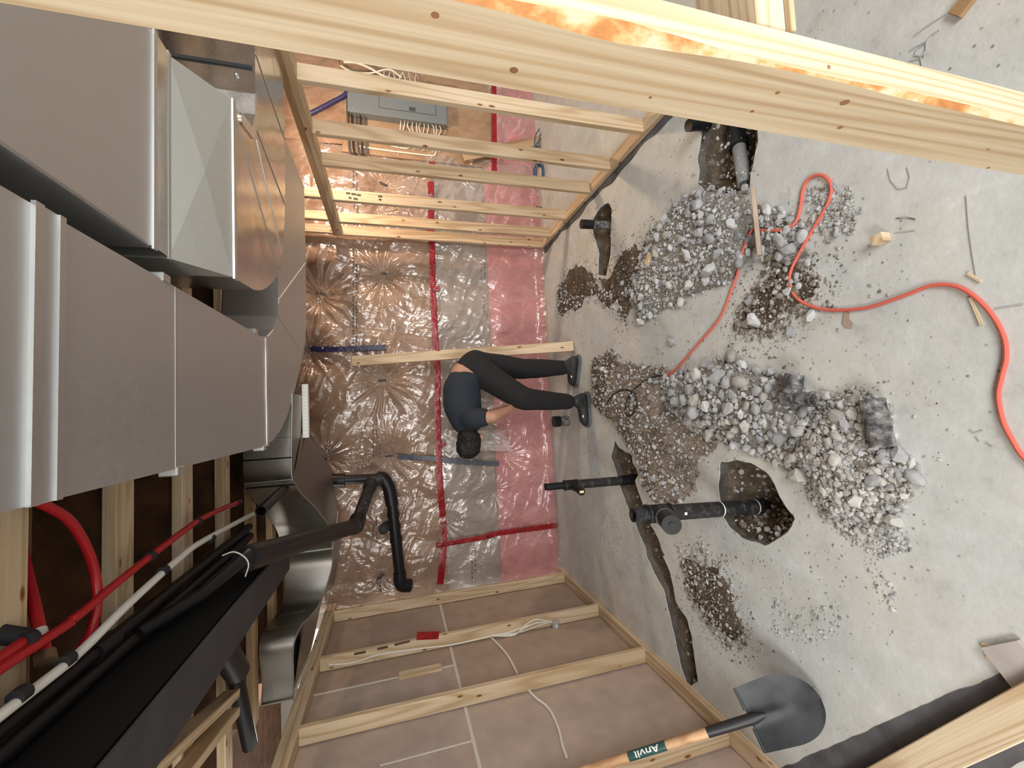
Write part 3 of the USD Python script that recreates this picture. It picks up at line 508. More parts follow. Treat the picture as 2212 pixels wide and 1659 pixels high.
obj('plastic_sheet', grid_mesh(X, Y, Z), poly_lo, smooth=True, label='clear wrinkled plastic sheet over the pink insulation, below the long red tape', cat='plastic sheet')
X, Y, Z = sheet(2.5, 3.7, .0, .52, [], 6, YP-.01, lump=.04)
obj('plastic_sheet', grid_mesh(X, Y, Z), poly_lo, smooth=True, label='clear plastic sheet over pink insulation low behind the right stud wall', cat='plastic sheet')
# the loose flap below the person's head
fl = [FY(x, y, 3.98) for x, y in ((975, 930), (1095, 930), (1108, 975), (1085, 995), (1010, 990), (960, 975))]
u, v = np.meshgrid(np.linspace(0, 1, 50), np.linspace(0, 1, 40)); c00, c10, c11, c01 = fl[0], fl[1], fl[2], fl[5]
S = (c00[None, None]*((1-u)*(1-v))[..., None]+c10*(u*(1-v))[..., None]+c11*(u*v)[..., None]+c01*((1-u)*v)[..., None])
nz = meshkit.fbm(np.stack([u*5, v*5, 0*u], -1), 4, 3)-.5; n5 = np.abs(meshkit.fbm(np.stack([u*9, v*9, 0*u], -1), 3, 8)-.5); S[..., 1] += .16*nz+.10*n5+.04*(1-v); S[..., 2] += .04*nz
obj('plastic_flap', grid_mesh(S[..., 0], S[..., 1], S[..., 2]), poly_mat('clear_poly_flap', .36, (.8, .78, .76)), smooth=True, label='loose crumpled corner of clear plastic hanging below the bending person', cat='plastic sheet')

# tapes: strips laid on the sheets
def on_wall(x, y, off=.010): 
    q = FY(x, y, YP); d = relief(np.array([[q[0]]]), np.array([[q[2]]]), PW if q[2] > 1.17 else LW, 3)[0, 0]; return FY(x, y, YP-d-off)
red_tape = mt('red_tape', {'tc': ('texture_coordinate', {}), 'v': ('voronoi_texture', {'scale': 11.}), 'r': ('rgb_ramp', {'ramp': [(.14, (.12, .008, .01)), (.22, (.26, .004, .008))]}), 'n': ('noise_texture', {'scale': 14., 'detail': 4.}), 'b': ('bump', {'strength': .6, 'distance': .02}), 'p': ('principled_bsdf', {'roughness': .33})}, [('tc.object', 'v.vector'), ('v.distance', 'r.fac'), ('r.color', 'p.base_color'), ('tc.object', 'n.vector'), ('n.fac', 'b.height'), ('b.normal', 'p.normal')])
blue_tape = plain('navy_tape', (.018, .016, .06), .25, bump=(14, .5, .02)); grey_tape = plain('grey_blue_tape', (.07, .08, .11), .35, bump=(14, .5, .02))
def tape(name, px, w, m, label, off=.028, step=.02):
    c = curve([on_wall(*p, off=off) for p in px], 10)
    L = LineString(c); n = max(4, int(L.length/step)); c = np.array([L.interpolate(i/n, normalized=True).coords[0] for i in range(n+1)])
    t = np.gradient(c, axis=0); t[:, 1] = 0; t /= np.linalg.norm(t, axis=1, keepdims=True); s = np.stack([-t[:, 2], 0*t[:, 0], t[:, 0]], 1)
    j = .003*(np.array([meshkit.noise(q*17, 5) for q in c])-.5)[:, None]
    rows = [c+s*(w/2)+j*s, c+s*(w/4)+(0, -.002, 0), c, c-s*(w/4)+(0, -.002, 0), c-s*(w/2)+j*s]
    G = np.stack(rows, 0); back = G+np.array([0, .0015, 0]); V0 = grid_mesh(G[..., 0], G[..., 1], G[..., 2]); V1 = grid_mesh(back[..., 0], back[..., 1], back[..., 2])
    t_ = thing(name, label, 'tape'); obj('strip', cat(V0, V1), m, t_, smooth=True); return t_
tape('red_tape', [(931, 392), (932, 500), (934, 560), (936, 640), (940, 720), (945, 800), (945, 880), (947, 960), (951, 1050), (957, 1120), (959, 1170), (955, 1220), (951, 1262)], .060, red_tape, 'long strip of red tape joining the two plastic sheets right across the back wall')
tape('red_tape', [(942, 1178), (985, 1170), (1040, 1162), (1095, 1147), (1160, 1142), (1228, 1132)], .052, red_tape, 'strip of red tape running down to the floor, lower left on the back wall')
tape('red_tape', [(935, 625), (950, 622)], .045, red_tape, 'small red tape tab on the long tape above the leaning board')
tape('red_tape', [(945, 964), (962, 957)], .05, red_tape, 'small red tape tab on the long tape left of the bending person')
def tape_flat(px, w, m, label, Y):
    q = [FY(x, y, Y) for x, y in px]; c = np.array(q); d = (c[-1]-c[0])/np.linalg.norm(c[-1]-c[0]); t_ = thing('red_tape', label, 'tape'); obj('strip', box(w, .0015, np.linalg.norm(c[-1]-c[0])), m, t_, smooth=False, T=frame(c.mean(0), d, (d[2], 0, -d[0]) if abs(d[2]) < .9 else (1, 0, 0)))
tape_flat([(1067, 185), (1068, 388)], .055, red_tape, 'strip of red tape along the foot of the plywood behind the right stud wall', YW-.10)
tape_flat([(935, 350), (932, 378)], .055, red_tape, 'short end of red tape at the lower corner of the plywood', YW-.10)
bt = tape('blue_tape', [(671, 753), (700, 755), (760, 753), (833, 750)], .050, blue_tape, 'short strip of navy tape high on the plastic below the duct')
for x in (672, 697, 723, 760, 788, 822): q = on_wall(x, 752+4*((x % 3)-1), .016); obj('printed_dot', trimesh.creation.cylinder(.008, .001, sections=14).apply_transform(frame(q, (0, 1, 0))), plain('tape_print', (.45, .44, .55), .5) if x == 672 else '/World/Looks/tape_print', bt, smooth=False)
tape('grey_tape', [(858, 986), (920, 990), (1000, 998), (1078, 1002)], .045, grey_tape, 'faded blue-grey strip of tape across the plastic under the person\'s head')

# fixing battens in the pinches and printed lines on the blanket
for (x, y, s, rot) in [(692, 634, .07, -8), (829, 590, .05, -12), (826, 822, .055, 2), (698, 992, .05, 3), (842, 985, .06, 3), (828, 397, .06, -18), (822, 1246, .06, 30)]:
    q = on_wall(x, y, .012); a = math.radians(rot); T = frame(q, (math.sin(a)*.0-math.sin(a), 0, math.cos(a)), (0, 1, 0)); 
    t = thing('plastic_clip', 'small dark clip pinching the plastic sheet into radiating folds', 'clip', group='clips pinching the plastic'); obj('clip', box(.006, .020, s*1.35, r=.002), dark_print, t, smooth=False, T=T)
pr = thing('printed_lettering', 'columns of tiny dark print on the insulation blanket behind the plastic', 'print', kind='stuff')
def lettering(x, y0, y1, rows, seed):
    r = np.random.default_rng(seed); ms = []
    for k in range(rows):
        X = x+k*7; yy = y0
        while yy < y1:
            l = r.uniform(3, 9); q = FY(X, yy, YP-.03); 
            if r.random() < .8:
                on = on_wall(X, yy+l/2, .004); w = l*4.0/905*.8; ms.append(box(w, .0008, .012, on))
            yy += l+r.uniform(1.5, 4)
    return ms
ms = []
for x, y0, y1, n in [(763, 540, 620, 2), (763, 640, 740, 2), (763, 330, 420, 2), (765, 430, 500, 2), (1040, 560, 600, 2), (1045, 640, 690, 2), (806, 900, 960, 2), (806, 955, 985, 3), (806, 1115, 1170, 2), (815, 1235, 1275, 2), (1020, 1190, 1260, 2)]: ms += lettering(x, y0, y1, n, int(x+y0))
obj('print_stroke', cat(*ms), plain('faded_print', (.09, .07, .06), .8), pr, smooth=False, kind='stuff')

# ------------------------------------------------------------------ electrical panel and cables behind the right stud wall
grey_box = plain('panel_grey', (.15, .175, .185), .45)
ep = thing('electrical_panel', 'grey steel electrical panel with a narrow door on the plywood behind the right studs', 'electrical panel')
x0, x1, z0, z1, yf = 2.90, 3.27, 1.0, 1.92, YW-.15
obj('box_body', span((x0, yf, z0), (x1, YW-.052, z1), .003), grey_box, ep, smooth=False)
cv = obj('cover', span((x0-.012, yf-.006, z0-.012), (x1+.012, yf, z1+.012), .002), grey_box, ep, smooth=False)
obj('door_gap', span((x0+.066, yf-.0075, z0+.096), (x1-.066, yf-.005, z1-.276)), dark_print, ep, smooth=False)
dr_p = obj('door', span((x0+.07, yf-.011, z0+.10), (x1-.07, yf-.005, z1-.28), .002), grey_box, ep, smooth=False)
obj('latch', span((x0+.075, yf-.016, 1.30), (x0+.115, yf-.010, 1.36), .002), plain('latch_dark', (.05, .05, .05), .4), dr_p, smooth=False)
for z in (1.03, 1.46, 1.89): obj('screw', trimesh.creation.icosphere(2, .007).apply_translation((x0+.012, yf-.007, z)), steel_seam, cv)
def cable(name, pts, r, m, label, group=None, n=8): t = thing(name, label, 'cable', group=group); obj('cable_run', tube(curve(pts, 8), r, n), m, t); return t
rc = np.random.default_rng(3)
for k in range(11):
    z = 1.06+k*.038; x = x0; c = cable('power_cable', [(x+.01, YW-.10, z), (x-.06, YW-.115-.02*rc.random(), z+rc.uniform(-.02, .02)), (x-.14, YW-.085, z+rc.uniform(-.05, .05)), (x-.26, YW-.075, z+rc.uniform(-.05, .05))], .0055, cable_white, 'cream power cable fanning out of the left side of the electrical panel', 'cables fanning from the panel')
for k in range(7):
    z = 1.28+k*.05; c = cable('power_cable', [(x1+.0, YW-.10, z), (x1+.07, YW-.12, z+.01), (x1+.16, YW-.08, z+rc.uniform(-.04, .04))], .0055, cable_white, 'cream power cable leaving the right side of the electrical panel', 'cables right of the panel')
cs = cable('power_cable', [FY(x, y, YW-.06) for x, y in ((776, 316), (800, 320), (860, 328), (930, 336), (940, 333), (942, 326))], .008, cable_white, 'cream cable stapled straight down the plywood below the panel')
for x, y in ((780, 322), (860, 334), (932, 340)): obj('staple', box(.012, .012, .008, FY(x, y, YW-.058)), white_plastic, cs, smooth=False)
cable('power_cable', [FY(x, y, YW-.06) for x, y in ((845, 315), (870, 320), (885, 320))], .007, cable_white, 'short cream cable on the plywood just above the stapled one')
cable('power_cable', [FY(x, y, YW-.12) for x, y in ((742, 134), (770, 136), (800, 148), (830, 165), (870, 175))], .010, cable_white, 'bright white cable looping above the electrical panel')
cable('power_cable', [FY(x, y, YW-.12) for x, y in ((735, 142), (760, 155), (800, 158), (840, 150), (868, 168))], .008, cable_white, 'white cable tangled just under the bright looping one')
for k in range(5):
    o = k*9; cable('black_cable', [FY(x, y, YW-.10) for x, y in ((752+o*.6, 170), (750+o, 230), (752+o, 280), (756+o, 330), (775+o*.5, 350))], .009, rubber if k % 2 else plain('dark_grey_cable', (.10, .085, .08), .5) if k == 0 else '/World/Looks/dark_grey_cable', 'dark cable in the bundle crossing the wall beside the electrical panel', 'bundle of dark cables')
bs = thing('blue_strap', 'violet-blue strap of taped cable arching above the stud wall near the panel', 'strap'); obj('strap', tube(curve([FY(x, y, YW-.14) for x, y in ((668, 247), (690, 236), (720, 220), (742, 208), (752, 196))], 8), .022, 8), plain('violet_tape', (.028, .024, .085), .3, bump=(30, .6, .01)), bs)
blue_wire = plain('blue_wire', (.05, .09, .16), .5)
for k in range(8):
    cx, cy = 1183+rc.uniform(-12, 14), 318+rc.uniform(-14, 14); a = np.linspace(0, 2*np.pi, 14); w, h = rc.uniform(14, 24), rc.uniform(22, 40)
    cable('data_cable', [FY(cx+w*math.cos(t), cy+h*math.sin(t), YW-.16-.01*k-.01*math.cos(t)) for t in a], .006, blue_wire, 'blue data cable coiled at the foot of the wall behind the right stud wall', 'coil of blue data cable', 6)
for k in range(6):
    cx, cy = 1165+rc.uniform(-5, 5), 372+rc.uniform(-3, 3); a = np.linspace(0, 2*np.pi, 12)
    cable('data_cable', [FY(cx+10*math.cos(t), cy+rc.uniform(15, 22)*math.sin(t), YW-.2-.01*k) for t in a], .006, blue_wire, 'blue data cable in the tight bundle below the larger coil', 'tight bundle of blue data cable', 6)
for k in range(3):
    x = 1172+k*13; cable('black_cable', [FY(x, 190, YW-.12), FY(x+6, 222, YW-.14), FY(x+rc.uniform(6, 18), 234, YW-.15), FY(x+14, 205, YW-.12)], .005, rubber, 'thin black cable end hanging beside the near stud, low on the far wall', 'black cable ends')
wb = thing('wood_plank', 'short worn plank leaning against the plywood behind the right studs', 'plank'); q0, q1 = FY(1000, 338, YW-.13), FY(1178, 302, YW-.16); obj('timber', box(.10, .02, np.linalg.norm(q1-q0), r=.002), pine_old, wb, smooth=False, T=frame((q0+q1)/2, q1-q0, (1, 0, 0)))
bb = thing('bracket', 'small black bracket at the foot of the pink wall behind the studs', 'bracket'); obj('bracket', span(FY(1166, 455, YW-.12)-[.02, .02, .03], FY(1166, 455, YW-.12)+[.035, .02, .05], .004), rubber, bb, smooth=False)
# lit gap above the left wall
lg = thing('window_strip', 'narrow bright strip of a lit opening above the far end of the left wall', 'window'); q = FY(690, 1345, 4.0)
obj('pane', span((-2.6, 3.93, 2.19), (-1.79, 4.0, 2.42)), mt('lit_pane', {'e': ('emission', {'color': (1, .96, .88), 'strength': 1.4})}, [], 'e.emission'), lg, smooth=False)

# cables, box and marks on the left wall
def LX(x, y, o=0.): return FX(x, y, XL+o)
cable('power_cable', [FX(x, y, XD+.01) for x, y in ((1062, 1378), (1080, 1396), (1096, 1415), (1108, 1436), (1117, 1455))], .0075, cable_white, 'white cable hanging in the second bay of the left stud wall')
cable('power_cable', [FX(x, y, XD+.01) for x, y in ((1131, 1478), (1155, 1505), (1185, 1530), (1205, 1570), (1215, 1610), (1224, 1636))], .0075, cable_white, 'white cable hanging in the nearest bay of the left stud wall')
def SY(x, y, Y): return FY(x, y, Y)
ysB = 3.222-.012
cable('power_cable', [SY(x, y, ysB) for x, y in ((710, 1436), (760, 1432), (820, 1414), (900, 1402), (980, 1392), (1060, 1374), (1100, 1366), (1130, 1355), (1160, 1346), (1195, 1344))], .006, cable_white, 'white cable running up the face of the left stud to the clear box')
for k in range(3): cable('power_cable', [SY(x, y, ysB-.006*k) for x, y in ((1062, 1372+k), (1110, 1368+2*k), (1135, 1362-6*k), (1160, 1352-7*k), (1195, 1342+2*k))], .005, cable_white, 'white cable loosely twisted beside the clear box on the left stud', 'twisted cables at the clear box')
jb = thing('junction_box', 'small clear plastic junction box on the left stud at the end of the white cables', 'junction box'); q = SY(1200, 1350, ysB-.02)
obj('box_body', box(.065, .035, .055, q, r=.006), plain('box_clear', (.35, .34, .33), .2), jb, smooth=False); obj('face_plate', box(.02, .004, .014, q-np.array([0, .019, 0])), white_plastic, jb, smooth=False)
rt = thing('red_tape', 'scrap of red tape stuck across the second stud of the left wall', 'tape'); q0, q1 = SY(900, 1374, 3.215), SY(948, 1372, 3.215); obj('strip', box(.055, .0015, np.linalg.norm(q1-q0)), red_tape, rt, smooth=False, T=frame((q0+q1)/2, q1-q0, (1, 0, 0)))
for (xa, ya, xb, yb) in ((765, 1413, 790, 1408), (815, 1402, 838, 1397), (852, 1393, 885, 1385)):
    q0, q1 = SY(xa, ya, 3.219), SY(xb, yb, 3.219); obj('stain', box(.016, .001, np.linalg.norm(q1-q0)), plain('wood_stain', (.10, .055, .03), .8) if xa == 765 else '/World/Looks/wood_stain', lw, smooth=False, T=frame((q0+q1)/2, q1-q0, (1, 0, 0)))
# long board leaning against the back wall
f0, f1 = FZ(1240, 748, .0), FY(763, 780, 3.98); pl = thing('leaning_board', 'pale pine board leaning upright against the plastic behind the bending person', 'board')
dz = f1-f0; obj('timber', box(.089, .038, np.linalg.norm(dz), r=.003), pine, pl, smooth=False, T=frame((f0+f1)/2+np.array([0, .0, .008]), dz, (1, 0, 0)))
# ------------------------------------------------------------------ rubble: mounds, counted stones, gravel
GX, GY, GS = np.arange(-1.75, 2.3, .012), np.arange(.55, 4.12, .012), .012
HX, HY = np.meshgrid(GX, GY); HP = np.stack([HX, HY, 0*HX], -1); H = np.zeros_like(HX)
hol = shapely.union_all([hole_round, hole_trench, hole_slot]); inhole = shapely.contains_xy(hol.buffer(.012), HX, HY)
rag = meshkit.fbm(HP*7, 4, 11)-.5
def mound(name, poly, h, s, m, label, rough=.02, edge=.05, lab_cat='rubble'):
    global H
    mk = shapely.contains_xy(poly, HX, HY) & ~inhole
    d = ndimage.distance_transform_edt(mk)*GS-edge*.5+edge*rag*1.6
    d = np.where(mk, d, -1); d = np.where(d > 0, d, 0); ok = d > .001
    hh = np.where(ok, h*(1-np.exp(-d/s))+rough*d/(d+.05)*(meshkit.fbm(HP*16, 4, 5)-.35)+.002, -.004)
    hh = np.where(ok, np.maximum(hh, .002), -.004); H = np.maximum(H, np.where(ok, hh, 0))
    mm = ndimage.binary_dilation(ok, iterations=1) & ~inhole
    g = grid_mesh(HX, HY, hh, mm); obj(name, g, m, smooth=True, label=label, cat=lab_cat, kind='stuff')
pA = floor_poly(cB, [(830, 240), (1060, 160), (1200, 230), (1330, 260), (1430, 300), (1500, 430), (1520, 540), (1420, 620), (1180, 690), (1040, 650), (900, 560), (800, 500), (700, 400), (690, 300), (740, 260)])
pB = floor_poly(cB, [(1480, 440), (1560, 380), (1740, 330), (1900, 430), (1940, 650), (2060, 760), (2040, 840), (1980, 1000), (1900, 1090), (1720, 1130), (1580, 1060), (1470, 930), (1440, 800), (1260, 730), (1180, 690), (1420, 600)])
pC = floor_poly(cB, [(330, 180), (430, 130), (500, 200), (700, 210), (760, 280), (700, 400), (800, 500), (900, 560), (1030, 640), (900, 720), (880, 870), (780, 960), (650, 960), (590, 880), (550, 720), (440, 560), (330, 440)])
pU = floor_poly(cA, [(1010, 430), (1290, 430), (1320, 560), (1330, 840), (1240, 920), (1180, 1000), (1000, 1060), (900, 1130), (800, 1180), (660, 1240), (620, 1150), (560, 1060), (640, 930), (660, 790), (720, 690), (770, 620), (890, 500)])
pUs = floor_poly(cA, [(395, 975), (470, 850), (560, 780), (700, 690), (770, 800), (730, 960), (640, 1040), (600, 1130), (560, 1290), (500, 1190), (440, 1070)])
pR = floor_poly(cA, [(1320, 540), (1480, 540), (1640, 640), (1600, 760), (1500, 850), (1350, 850)])
pL = floor_poly(cA, [(1640, 430), (1880, 400), (1980, 560), (1920, 700), (1750, 730), (1650, 650)])
pD = floor_poly(cA, [(1380, 830), (1560, 780), (1650, 800), (1710, 900), (1730, 1060), (1600, 1210), (1400, 1340), (1230, 1340), (1200, 1200), (1300, 1050), (1380, 930)])
pG = floor_poly(cA, [(210, 900), (330, 850), (400, 990), (460, 1060), (500, 1040), (570, 1180), (570, 1270), (480, 1180), (350, 1110), (220, 1190), (150, 1200), (140, 1050)])
pGc = floor_poly(cA, [(225, 900), (330, 880), (345, 1000), (330, 1070), (250, 1080), (215, 1000)])
p3 = floor_poly(cC, [(660, 0), (760, -40), (900, 100), (985, 370), (935, 440), (860, 410), (780, 330), (700, 200)])
p3b = floor_poly(cB, [(760, 1190), (900, 1150), (1040, 1230), (1020, 1340), (820, 1360)])
mound('soil_mound', pC, .075, .10, grit_brown, 'brown gritty gravel mound beside the trench and the worker\'s shoes')
mound('rubble_mound', pA, .085, .08, stone_grey if False else grit, 'grey rubble mound under the heap of broken concrete in the middle of the floor')
mound('gravel_mound', pB, .070, .10, grit, 'beige pebble mound to the right of the round floor hole')
mound('rubble_mound', pU, .070, .08, grit, 'grey rubble mound under the heap between the wooden stake and the slot')
mound('soil_mound', pUs, .030, .06, soil, 'dark damp soil spread at the left end of the stake\'s rubble heap', edge=.11)
mound('rubble_mound', pR, .030, .06, grit, 'low grey rubble mound on the far side of the stake from the slot')
mound('soil_mound', pD, .026, .06, soil, 'dark brown soil patch with stones inside the bend of the orange cord', edge=.10)
mound('soil_mound', pG, .028, .06, soil, 'dark soil patch at the foot of the right stud wall near the slot', edge=.10)
mound('soil_mound', p3, .035, .06, soil, 'brown gravelly soil strip alongside the near end of the trench', edge=.10)
pDk = floor_poly(cB, [(325, 175), (420, 125), (490, 190), (485, 330), (470, 450), (400, 500), (330, 450), (315, 330)])
mound('soil_mound', pDk, .088, .09, soil, 'dark damp soil in front of the worker\'s shoes')
def hz(x, y):
    i = np.clip(((np.asarray(y)-GY[0])/GS).round().astype(int), 0, len(GY)-1); j = np.clip(((np.asarray(x)-GX[0])/GS).round().astype(int), 0, len(GX)-1); return np.maximum(H[i, j], 0)

def rock(seed, n=26, flat=.75, rounder=False):
    r = np.random.default_rng(seed); p = r.normal(size=(n, 3)); p /= np.linalg.norm(p, axis=1, keepdims=True)
    if not rounder: p *= r.uniform(.78, 1.08, (n, 1))
    p *= np.array([1.0, r.uniform(.62, .9), flat*r.uniform(.6, .95)]); return trimesh.convex.convex_hull(p)
shapes = [rock(100+k) for k in range(7)]+[rock(200+k, 70, .8, True) for k in range(3)]
tones = {'grey': stone_grey, 'beige': stone_beige, 'brown': stone_brown}
classes = {}
for tn, tm in tones.items():
    for k, s in enumerate(shapes):
        c = stage.CreateClassPrim(f'/World/rubble_shape_{tn}_{k:03d}'); usdkit.mesh(stage, str(c.GetPath())+'/stone', s, tm, smooth=(40 if k >= 7 else False)); classes[tn, k] = c
rs = np.random.default_rng(42)
def rotm(r, tilt=.6): return trimesh.transformations.euler_matrix(r.uniform(-tilt, tilt), r.uniform(-tilt, tilt), r.uniform(0, 6.283))
def stone(x, y, r, tone, label, group, k=None, lift=.30, name='rubble_stone'):
    k = int(rs.integers(0, 10)) if k is None else k
    T = rotm(rs); T[:3, :3] *= r; T[:3, 3] = (x, y, float(hz(x, y))+r*lift)
    x_ = UsdGeom.Xform.Define(stage, path_for(None, name)); x_.AddTransformOp().Set(mat4(T)); p = x_.GetPrim(); p.GetReferences().AddInternalReference(classes[tone, k].GetPath()); p.SetInstanceable(True)
    return data(p, label, 'stone', group)
def sample(poly, n, r, gap=.75, avoid=hol.buffer(.01)):
    x0, y0, x1, y1 = poly.bounds; out = []
    tries = 0
    while len(out) < n and tries < n*60:
        tries += 1; p = (rs.uniform(x0, x1), rs.uniform(y0, y1)); rr = r[0]+(r[1]-r[0])*rs.random()**1.7
        if not shapely.contains_xy(poly, *p) or shapely.contains_xy(avoid, *p): continue
        if any((p[0]-a)**2+(p[1]-b)**2 < (gap*(rr+c))**2*.8 for a, b, c in out): continue
        out.append((*p, rr))
    return out
def heap(poly, n, r, tone, label, group, alt=None):
    for (x, y, rr) in sorted(sample(poly, n, r), key=lambda t: -t[2]):
        tn = tone if rs.random() < .8 or alt is None else alt; f = (rr-r[0])/(r[1]-r[0]); sz = 'large' if f > .55 else 'mid-sized' if f > .2 else 'small'
        stone(x, y, rr, tn, f'{sz} {tn} {label}', f'{sz} {tn} {group}')
heap(pA, 112, (.020, .056), 'grey', 'broken concrete chunk in the coarse heap beside the dusty pipe tee', 'chunks in the coarse heap', 'beige')
heap(pB, 82, (.014, .034), 'beige', 'stone in the pebble heap right of the round floor hole', 'stones in the pebble heap', 'grey')
heap(pU, 70, (.016, .046), 'grey', 'broken stone in the heap between the wooden stake and the slot', 'stones in the stake heap', 'beige')
heap(pR, 14, (.020, .040), 'grey', 'stone beyond the wooden stake next to the orange cord', 'stones beyond the stake')
heap(pD, 22, (.012, .026), 'brown', 'stone in the dark soil patch inside the orange cord\'s bend', 'stones in the soil patch', 'grey')
cD = crop(1640, 770, 340/2212)
for (px, py, r, tone, k, lab) in [(*cD(1145, 845), .034, 'beige', 8, 'pale flat oval stone standing out in the pebbles between the tee and the pipe'), (*cA(1320, 1225), .046, 'grey', 2, 'large whitish concrete chunk at the near edge of the dark soil patch'), (*cB(1395, 800), .052, 'beige', 4, 'big tan angular rock right beside the round floor hole'), (*cD(1920, 1385), .036, 'grey', 1, 'whitish rock at the lower end of the dusty black pipe'),
    (*cD(480, 1420), .036, 'beige', 3, 'tan cracked rock on the pebbles above the round hole'), (*cA(1525, 1050), .028, 'grey', 0, 'round pale rock inside the cord\'s bend beside the cord'), (*cA(1268, 1112), .026, 'grey', 5, 'pale rock at the left of the dark soil patch'), (*cA(775, 800), .034, 'beige', 6, 'pale slab-like stone in the stake heap beside the small wood block'), (*cA(945, 750), .040, 'grey', 4, 'flat grey slab chunk near the middle of the stake heap'), (*cA(1475, 745), .042, 'grey', 2, 'pointed grey concrete shard lying just beyond the stake'),
    (*cA(540, 1003), .026, 'beige', 5, 'pale stone alone on the dark soil left of the stake heap'), (*cA(1640, 1195), .030, 'grey', 3, 'grey rock below the cord at the right end of the soil patch'), (*cA(1510, 1290), .026, 'grey', 1, 'white stone alone on the slab below the soil patch'), (*cB(725, 98), .036, 'grey', 2, 'grey chunk alone on the slab between the cord plug and the leaning board'), (*cA(815, 1345), .03, 'grey', 6, 'dark grey chunk alone on the slab below the stake heap'), (*cC(840, 80), .028, 'grey', 4, 'pale stone on the brown soil strip beside the near end of the trench'), (*cA(1590, 720), .030, 'grey', 8, 'blue-grey rounded rock beside the orange cord'), (*cA(1790, 695), .030, 'grey', 0, 'grey rock under the right end of the cord loop')]:
    q = FZ(px, py, .03); stone(q[0], q[1], r, tone, lab, None, k, .35)

def gravel(name, label, regions, kind='stuff'):
    """tiny stones nobody would count: one instancer"""
    pi = UsdGeom.PointInstancer.Define(stage, path_for(None, name)); base = str(pi.GetPath()); prot = []
    for ti, (tn, tm) in enumerate(tones.items()):
        for k in (0, 2, 5, 8): prot.append(usdkit.mesh(stage, f'{base}/prototypes/{tn}_pebble_{k:03d}', shapes[k], tm, smooth=False).GetPath())
    pi.CreatePrototypesRel().SetTargets(prot); P_, O_, S_, I_ = [], [], [], []
    for poly, n, (ra, rb), weights in regions:
        x0, y0, x1, y1 = poly.bounds; m = int(n*poly.envelope.area/poly.area); xs, ys = rs.uniform(x0, x1, m), rs.uniform(y0, y1, m)
        ok = shapely.contains_xy(poly, xs, ys) & ~shapely.contains_xy(hol, xs, ys); xs, ys = xs[ok], ys[ok]; r = ra+(rb-ra)*rs.random(len(xs))**2.5
        z = hz(xs, ys)+r*.25
        for x, y, zz_, rr in zip(xs, ys, z, r):
            q = trimesh.transformations.quaternion_from_matrix(rotm(rs, .8)); P_.append((x, y, zz_)); O_.append(q); S_.append(rr); I_.append(int(rs.choice(3, p=weights))*4+int(rs.integers(0, 4)))
    pi.CreatePositionsAttr(Vt.Vec3fArray.FromNumpy(np.array(P_, np.float32))); pi.CreateScalesAttr(Vt.Vec3fArray.FromNumpy(np.repeat(np.array(S_, np.float32)[:, None], 3, 1)))
    pi.CreateOrientationsAttr(Vt.QuathArray([Gf.Quath(float(q[0]), float(q[1]), float(q[2]), float(q[3])) for q in O_])); pi.CreateProtoIndicesAttr(Vt.IntArray(I_))
    return data(pi.GetPrim(), label, 'gravel', None, kind)
gravel('gravel', 'loose grey and beige gravel filling the heaps around the round floor hole', [(pA, 900, (.006, .020), (.8, .2, 0)), (pB, 2600, (.006, .018), (.3, .65, .05)), (pC, 2600, (.004, .014), (.25, .3, .45)), (pC, 230, (.011, .028), (.5, .3, .2))])
gravel('gravel', 'loose grey gravel filling the heap along the wooden stake', [(pU, 1900, (.005, .018), (.8, .2, 0)), (pR, 350, (.005, .018), (.7, .2, .1)), (pUs, 160, (.004, .014), (.3, .2, .5)), (pL, 420, (.003, .013), (.6, .3, .1))])
gravel('gravel', 'brown gravel strewn over the dark soil patches and strips', [(pD, 520, (.004, .018), (.12, .1, .78)), (pG.difference(pGc), 420, (.005, .018), (.75, .2, .05)), (pD.buffer(.09), 700, (.002, .007), (.1, .1, .8)), (pG.buffer(.06), 400, (.002, .008), (.4, .2, .4)), (pUs.buffer(.09), 700, (.002, .008), (.1, .1, .8)), (hole_slot.buffer(.06), 300, (.002, .008), (.2, .1, .7)), (p3.buffer(.07), 600, (.002, .007), (.2, .2, .6)), (p3, 620, (.004, .014), (.25, .25, .5)), (p3b, 160, (.003, .010), (.3, .3, .4))])
s1 = floor_poly(cC, [(1070, 180), (1200, 240), (1390, 200), (1390, 360), (1240, 400), (1080, 370)]); s2 = floor_poly(cC, [(1490, 0), (1560, 0), (1650, 200), (1640, 270), (1560, 220)]); s3 = floor_poly(cB, [(1560, 1080), (1980, 1060), (2020, 1200), (1850, 1250), (1760, 1200)]); s4 = floor_poly(cB, [(380, 960), (460, 1010), (470, 1160), (430, 1260), (400, 1100)])
wide = Polygon([tuple(FZ(*p)[:2]) for p in ((1210, 700), (1500, 560), (1900, 520), (2100, 700), (2050, 1100), (1900, 1450), (1500, 1450), (1290, 1200))])
gravel('crumbs', 'scattered concrete crumbs and grit on the open slab', [(s1, 150, (.003, .009), (.7, .3, 0)), (s2, 50, (.003, .010), (.4, .3, .3)), (s3, 200, (.003, .010), (.7, .3, 0)), (s4, 80, (.003, .012), (.6, .4, 0)), (wide, 2400, (.0015, .0066), (.4, .3, .3)), (hole_right.buffer(.05), 60, (.003, .012), (.5, .3, .2)),
    (pA.union(pB).union(pC).buffer(.07), 500, (.002, .008), (.5, .4, .1)), (pU.union(pD).union(pR).union(pG).buffer(.07), 600, (.002, .009), (.5, .3, .2))])
gb = UsdGeom  # (gravel at the bottom of the holes)
